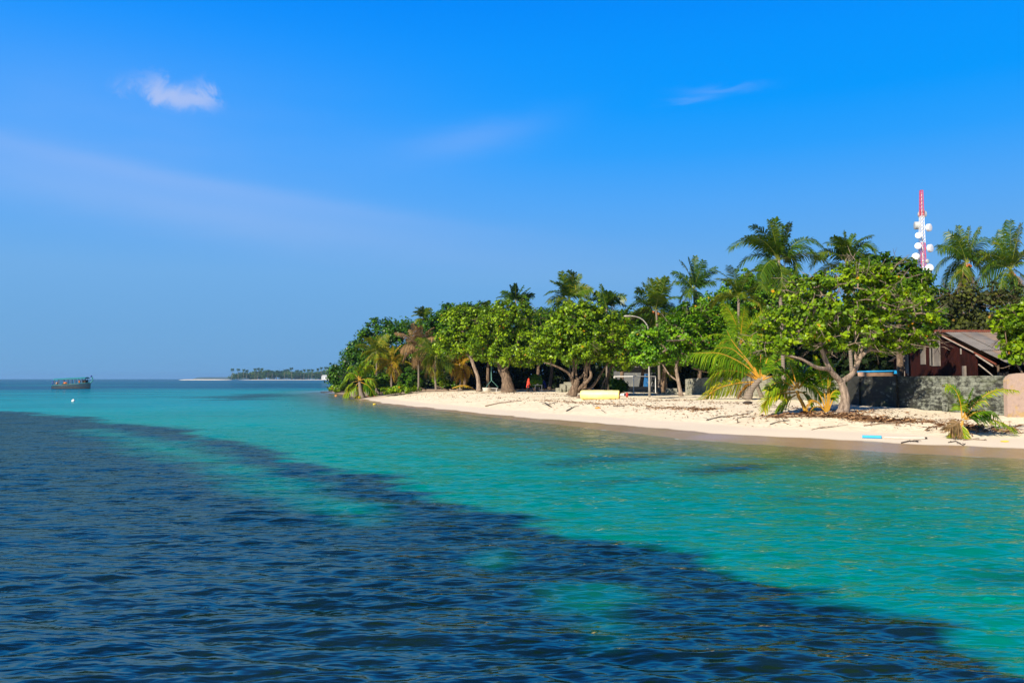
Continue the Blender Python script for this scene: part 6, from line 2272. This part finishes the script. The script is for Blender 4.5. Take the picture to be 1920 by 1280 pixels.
mb.build('rudder_post', M['deep_blue'], boat, smooth=True)
for lab, px, z, m_, sx, sz in (("orange life vests piled amidships on the passenger boat", 125, 1.55, 'orange_vest', 0.9, 0.5), ("orange vest hanging near the bow posts of the passenger boat", 151.5, 1.95, 'orange_vest', 0.35, 0.9),
                               ("tan sack at the stern of the passenger boat", 109, 1.45, 'tan_paint', 0.5, 0.8)):  # the tan lump stands in for a seated, person-like shape
    c = bp(px, z, -0.55)
    bm = bmesh.new()
    bmesh.ops.create_icosphere(bm, subdivisions=2, radius=0.5)
    r_ = random.Random(int(px))
    v_ = [(c.x + v.co.x * sx * 1.2 * r_.uniform(.85, 1.15), c.y + v.co.y * .6, c.z + v.co.z * sz * r_.uniform(.9, 1.1)) for v in bm.verts]
    f_ = [tuple(v.index for v in f.verts) for f in bm.faces]
    bm.free()
    tag(link_mesh('figure' if m_ == 'tan_paint' else 'life_vest', v_, f_, M[m_], origin=(c.x, c.y, c.z - sz / 2), smooth=True), lab, 'figure' if m_ == 'tan_paint' else 'life vest')
q = G(137.5, 752.5)
mb = MB()
r0 = 3.2 * q.y / FPX
mb.lathe(q - Vector((0, 0, r0 * .5)), [(0, .02), (r0 * .25, r0 * .7), (r0 * .8, r0), (r0 * 1.4, r0 * .8), (r0 * 1.75, r0 * .3), (r0 * 1.95, r0 * .12), (r0 * 2.1, r0 * .12)], sides=18)
tag(mb.build('mooring_buoy', M['white_paint'], origin=tuple(q), smooth=True), "small white mooring buoy floating below the passenger boat", 'buoy')

# ------------------------------------------------------------------ far islands
YI = 1700.0
k = YI / FPX
def flat_island(name, label, x0, x1, Y, depth, h, material, kind='structure', seed=0):
    r_ = random.Random(seed)
    n = 40
    vs, fs = [], []
    for i in range(n + 1):
        t = i / n
        x = x0 + (x1 - x0) * t
        e = min(1, t * 6, (1 - t) * 6) ** 0.6
        for (yy, zz) in ((-0.5, -2), (-0.42, h * 0.5), (-0.3, h), (0.3, h), (0.5, -2)):
            vs.append((x, Y + yy * depth * (0.3 + 0.7 * e), zz * (e if zz > 0 else 1) * (0.8 + 0.4 * r_.random() if zz > 0 else 1)))
    for i in range(n):
        for j in range(4):
            a = i * 5 + j
            fs.append((a, a + 1, a + 6, a + 5))
    o = link_mesh(name, vs, fs, material, smooth=True)
    return tag(o, label, None, kind=kind)


M['far_sand'] = simple('far_sand', (0.70, 0.62, 0.50), 0.9, 0.05, 0.02)
M['leaf_far'] = leaf_mat('leaf_far', [(0.0, (0.020, 0.050, 0.010)), (0.6, (0.045, 0.095, 0.015)), (1.0, (0.10, 0.13, 0.03))], 0.1, 0.8)
flat_island('far_island_ground', "low island ground beyond the lagoon", A(418, 710, YI).x, A(760, 710, YI).x, YI + 110, 260, 1.1, M['far_sand'])
flat_island('sandbar', "white sandbar reaching left of the far island", A(340, 710, YI).x, A(436, 710, YI).x, YI - 5, 60, 1.5, M['far_sand'], seed=2)
# woodland on the far island as one mass
r2 = np.random.default_rng(9)
n = 900
px = 428 + (760 - 428) * r2.random(n)
top = np.interp(px, [424, 432, 445, 470, 490, 520, 545, 580, 600, 640, 760], [708, 703, 700, 698, 696, 698, 701, 699, 697, 694, 692])
t = r2.random(n)
py = 710 - (710 - top) * np.sqrt(t)
dep = r2.random(n) * 150
cc_ = np.array([tuple(A(a_, b_, YI + 30)) for a_, b_ in zip(px, py)])
cc_[:, 1] += dep
per = 40
ix = np.repeat(np.arange(n), per)
cen = cc_[ix] + r2.normal(0, 1, (n * per, 3)) * np.array([3.0, 3.0, 1.9])
cen[:, 2] = np.maximum(cen[:, 2], 1.5)
nr_ = r2.normal(0, .6, (n * per, 3)) + np.array([0, -0.4, .6])
sz = r2.uniform(1.6, 3.4, n * per)
rn = np.clip(0.3 * r2.random(n * per) + 0.7 * r2.random(n)[ix], 0, 1)
o = leaves('far_woodland', cen, nr_, sz, rn, M['leaf_far'], None, False)
tag(o, "dark far woodland covering the low island on the horizon", 'woodland', kind='stuff')
# palms standing out above it, each a small thing
r_ = random.Random(4)
def far_palm(px, py):
    c = A(px, py, YI + 10 + r_.uniform(0, 40))
    b = Vector((c.x + r_.uniform(-2, 2), c.y, 1.6))
    root = empty('far_palm', b, "small far palm standing above the woodland of the far island", 'palm tree', "palms on the far island")
    mb = MB()
    mb.tube([b, b.lerp(c, .5) + Vector((r_.uniform(-.6, .6), 0, 0)), c], [0.38, 0.3, 0.25], 5)
    mb.build('trunk', M['palm_bark'], root)
    mb, lv = MB(), []
    for i in range(13):
        pth = arc_path(c, i * 2.4 + r_.random(), R(75 - 95 * i / 12), 4.6 * r_.uniform(.85, 1.1), R(85), n=6)
        frond_geo(pth, 1.3, 9, mb, lv, 0.55, 0.7, 0.08, 0.3)
    frond_obj('crown', lv, mb, [M['leaf_far'], M['leaf_far']], root)
for px, py in ((436, 692.8), (447, 693), (457, 694), (463, 695), (478, 692), (484, 691.5), (491, 692), (503, 695), (511, 697), (519, 696), (527, 697), (534, 694), (539, 693.5), (546.5, 691), (557, 695.5), (564, 696), (571, 694), (579, 694), (586, 694), (596, 692), (603, 690), (611, 689.5), (616, 690)):
    far_palm(px, py)
hb = A(611, 709, YI + 2)
hs = empty('far_house', (hb.x, hb.y, 1.6), "white house with a grey roof on the shore of the far island", 'house')
mb = MB()
mb.box((hb.x, hb.y, 4.6), (16, 9, 6))
w_ = mb.build('wall', M['white_paint'], hs)
for xx in (-5, 0, 5):
    mb = MB()
    mb.box((hb.x + xx, hb.y - 4.52, 4.6), (2.0, 0.1, 2.4))
    mb.build('window', M['dark_wood'], hs)
mb = MB()
x0_, x1_ = hb.x - 9, hb.x + 9
mb.add([(x0_, hb.y - 5.2, 7.6), (x1_, hb.y - 5.2, 7.6), (x1_, hb.y + 5.2, 7.6), (x0_, hb.y + 5.2, 7.6), (x0_ + 2, hb.y, 11.0), (x1_ - 2, hb.y, 11.0)],
       [(0, 1, 5, 4), (2, 3, 4, 5), (1, 2, 5), (3, 0, 4), (3, 2, 1, 0)])
mb.build('roof', M['dish_grey'], hs)
# a fainter land further off, and low bumps on the left horizon
M['far_land'] = simple('far_land', (0.06, 0.09, 0.05), 0.9, 0.1, 0.01)
flat_island('distant_shore', "blue distant shore behind the sandbar", A(366, 709, 5200).x, A(470, 709, 5200).x, 5200, 300, 12.0, M['far_land'], seed=4)

# ------------------------------------------------------------------ the air: far things fade towards blue
m_h = bpy.data.materials.new('haze')
m_h.use_nodes = True
th = NT(m_h.node_tree)
oh = th.node('ShaderNodeOutputMaterial')
pv = th.node('ShaderNodeVolumePrincipled')
pv.inputs['Color'].default_value = (0.34, 0.66, 1.0, 1)
pv.inputs['Density'].default_value = 0.00010
pv.inputs['Anisotropy'].default_value = 0.2
th.link(pv.outputs[0], oh.inputs['Volume'])
mb = MB()
mb.box((0, 0, 24.0), (29000, 29000, 62.0))
hz = mb.build('haze', m_h)
tag(hz, kind='stuff')
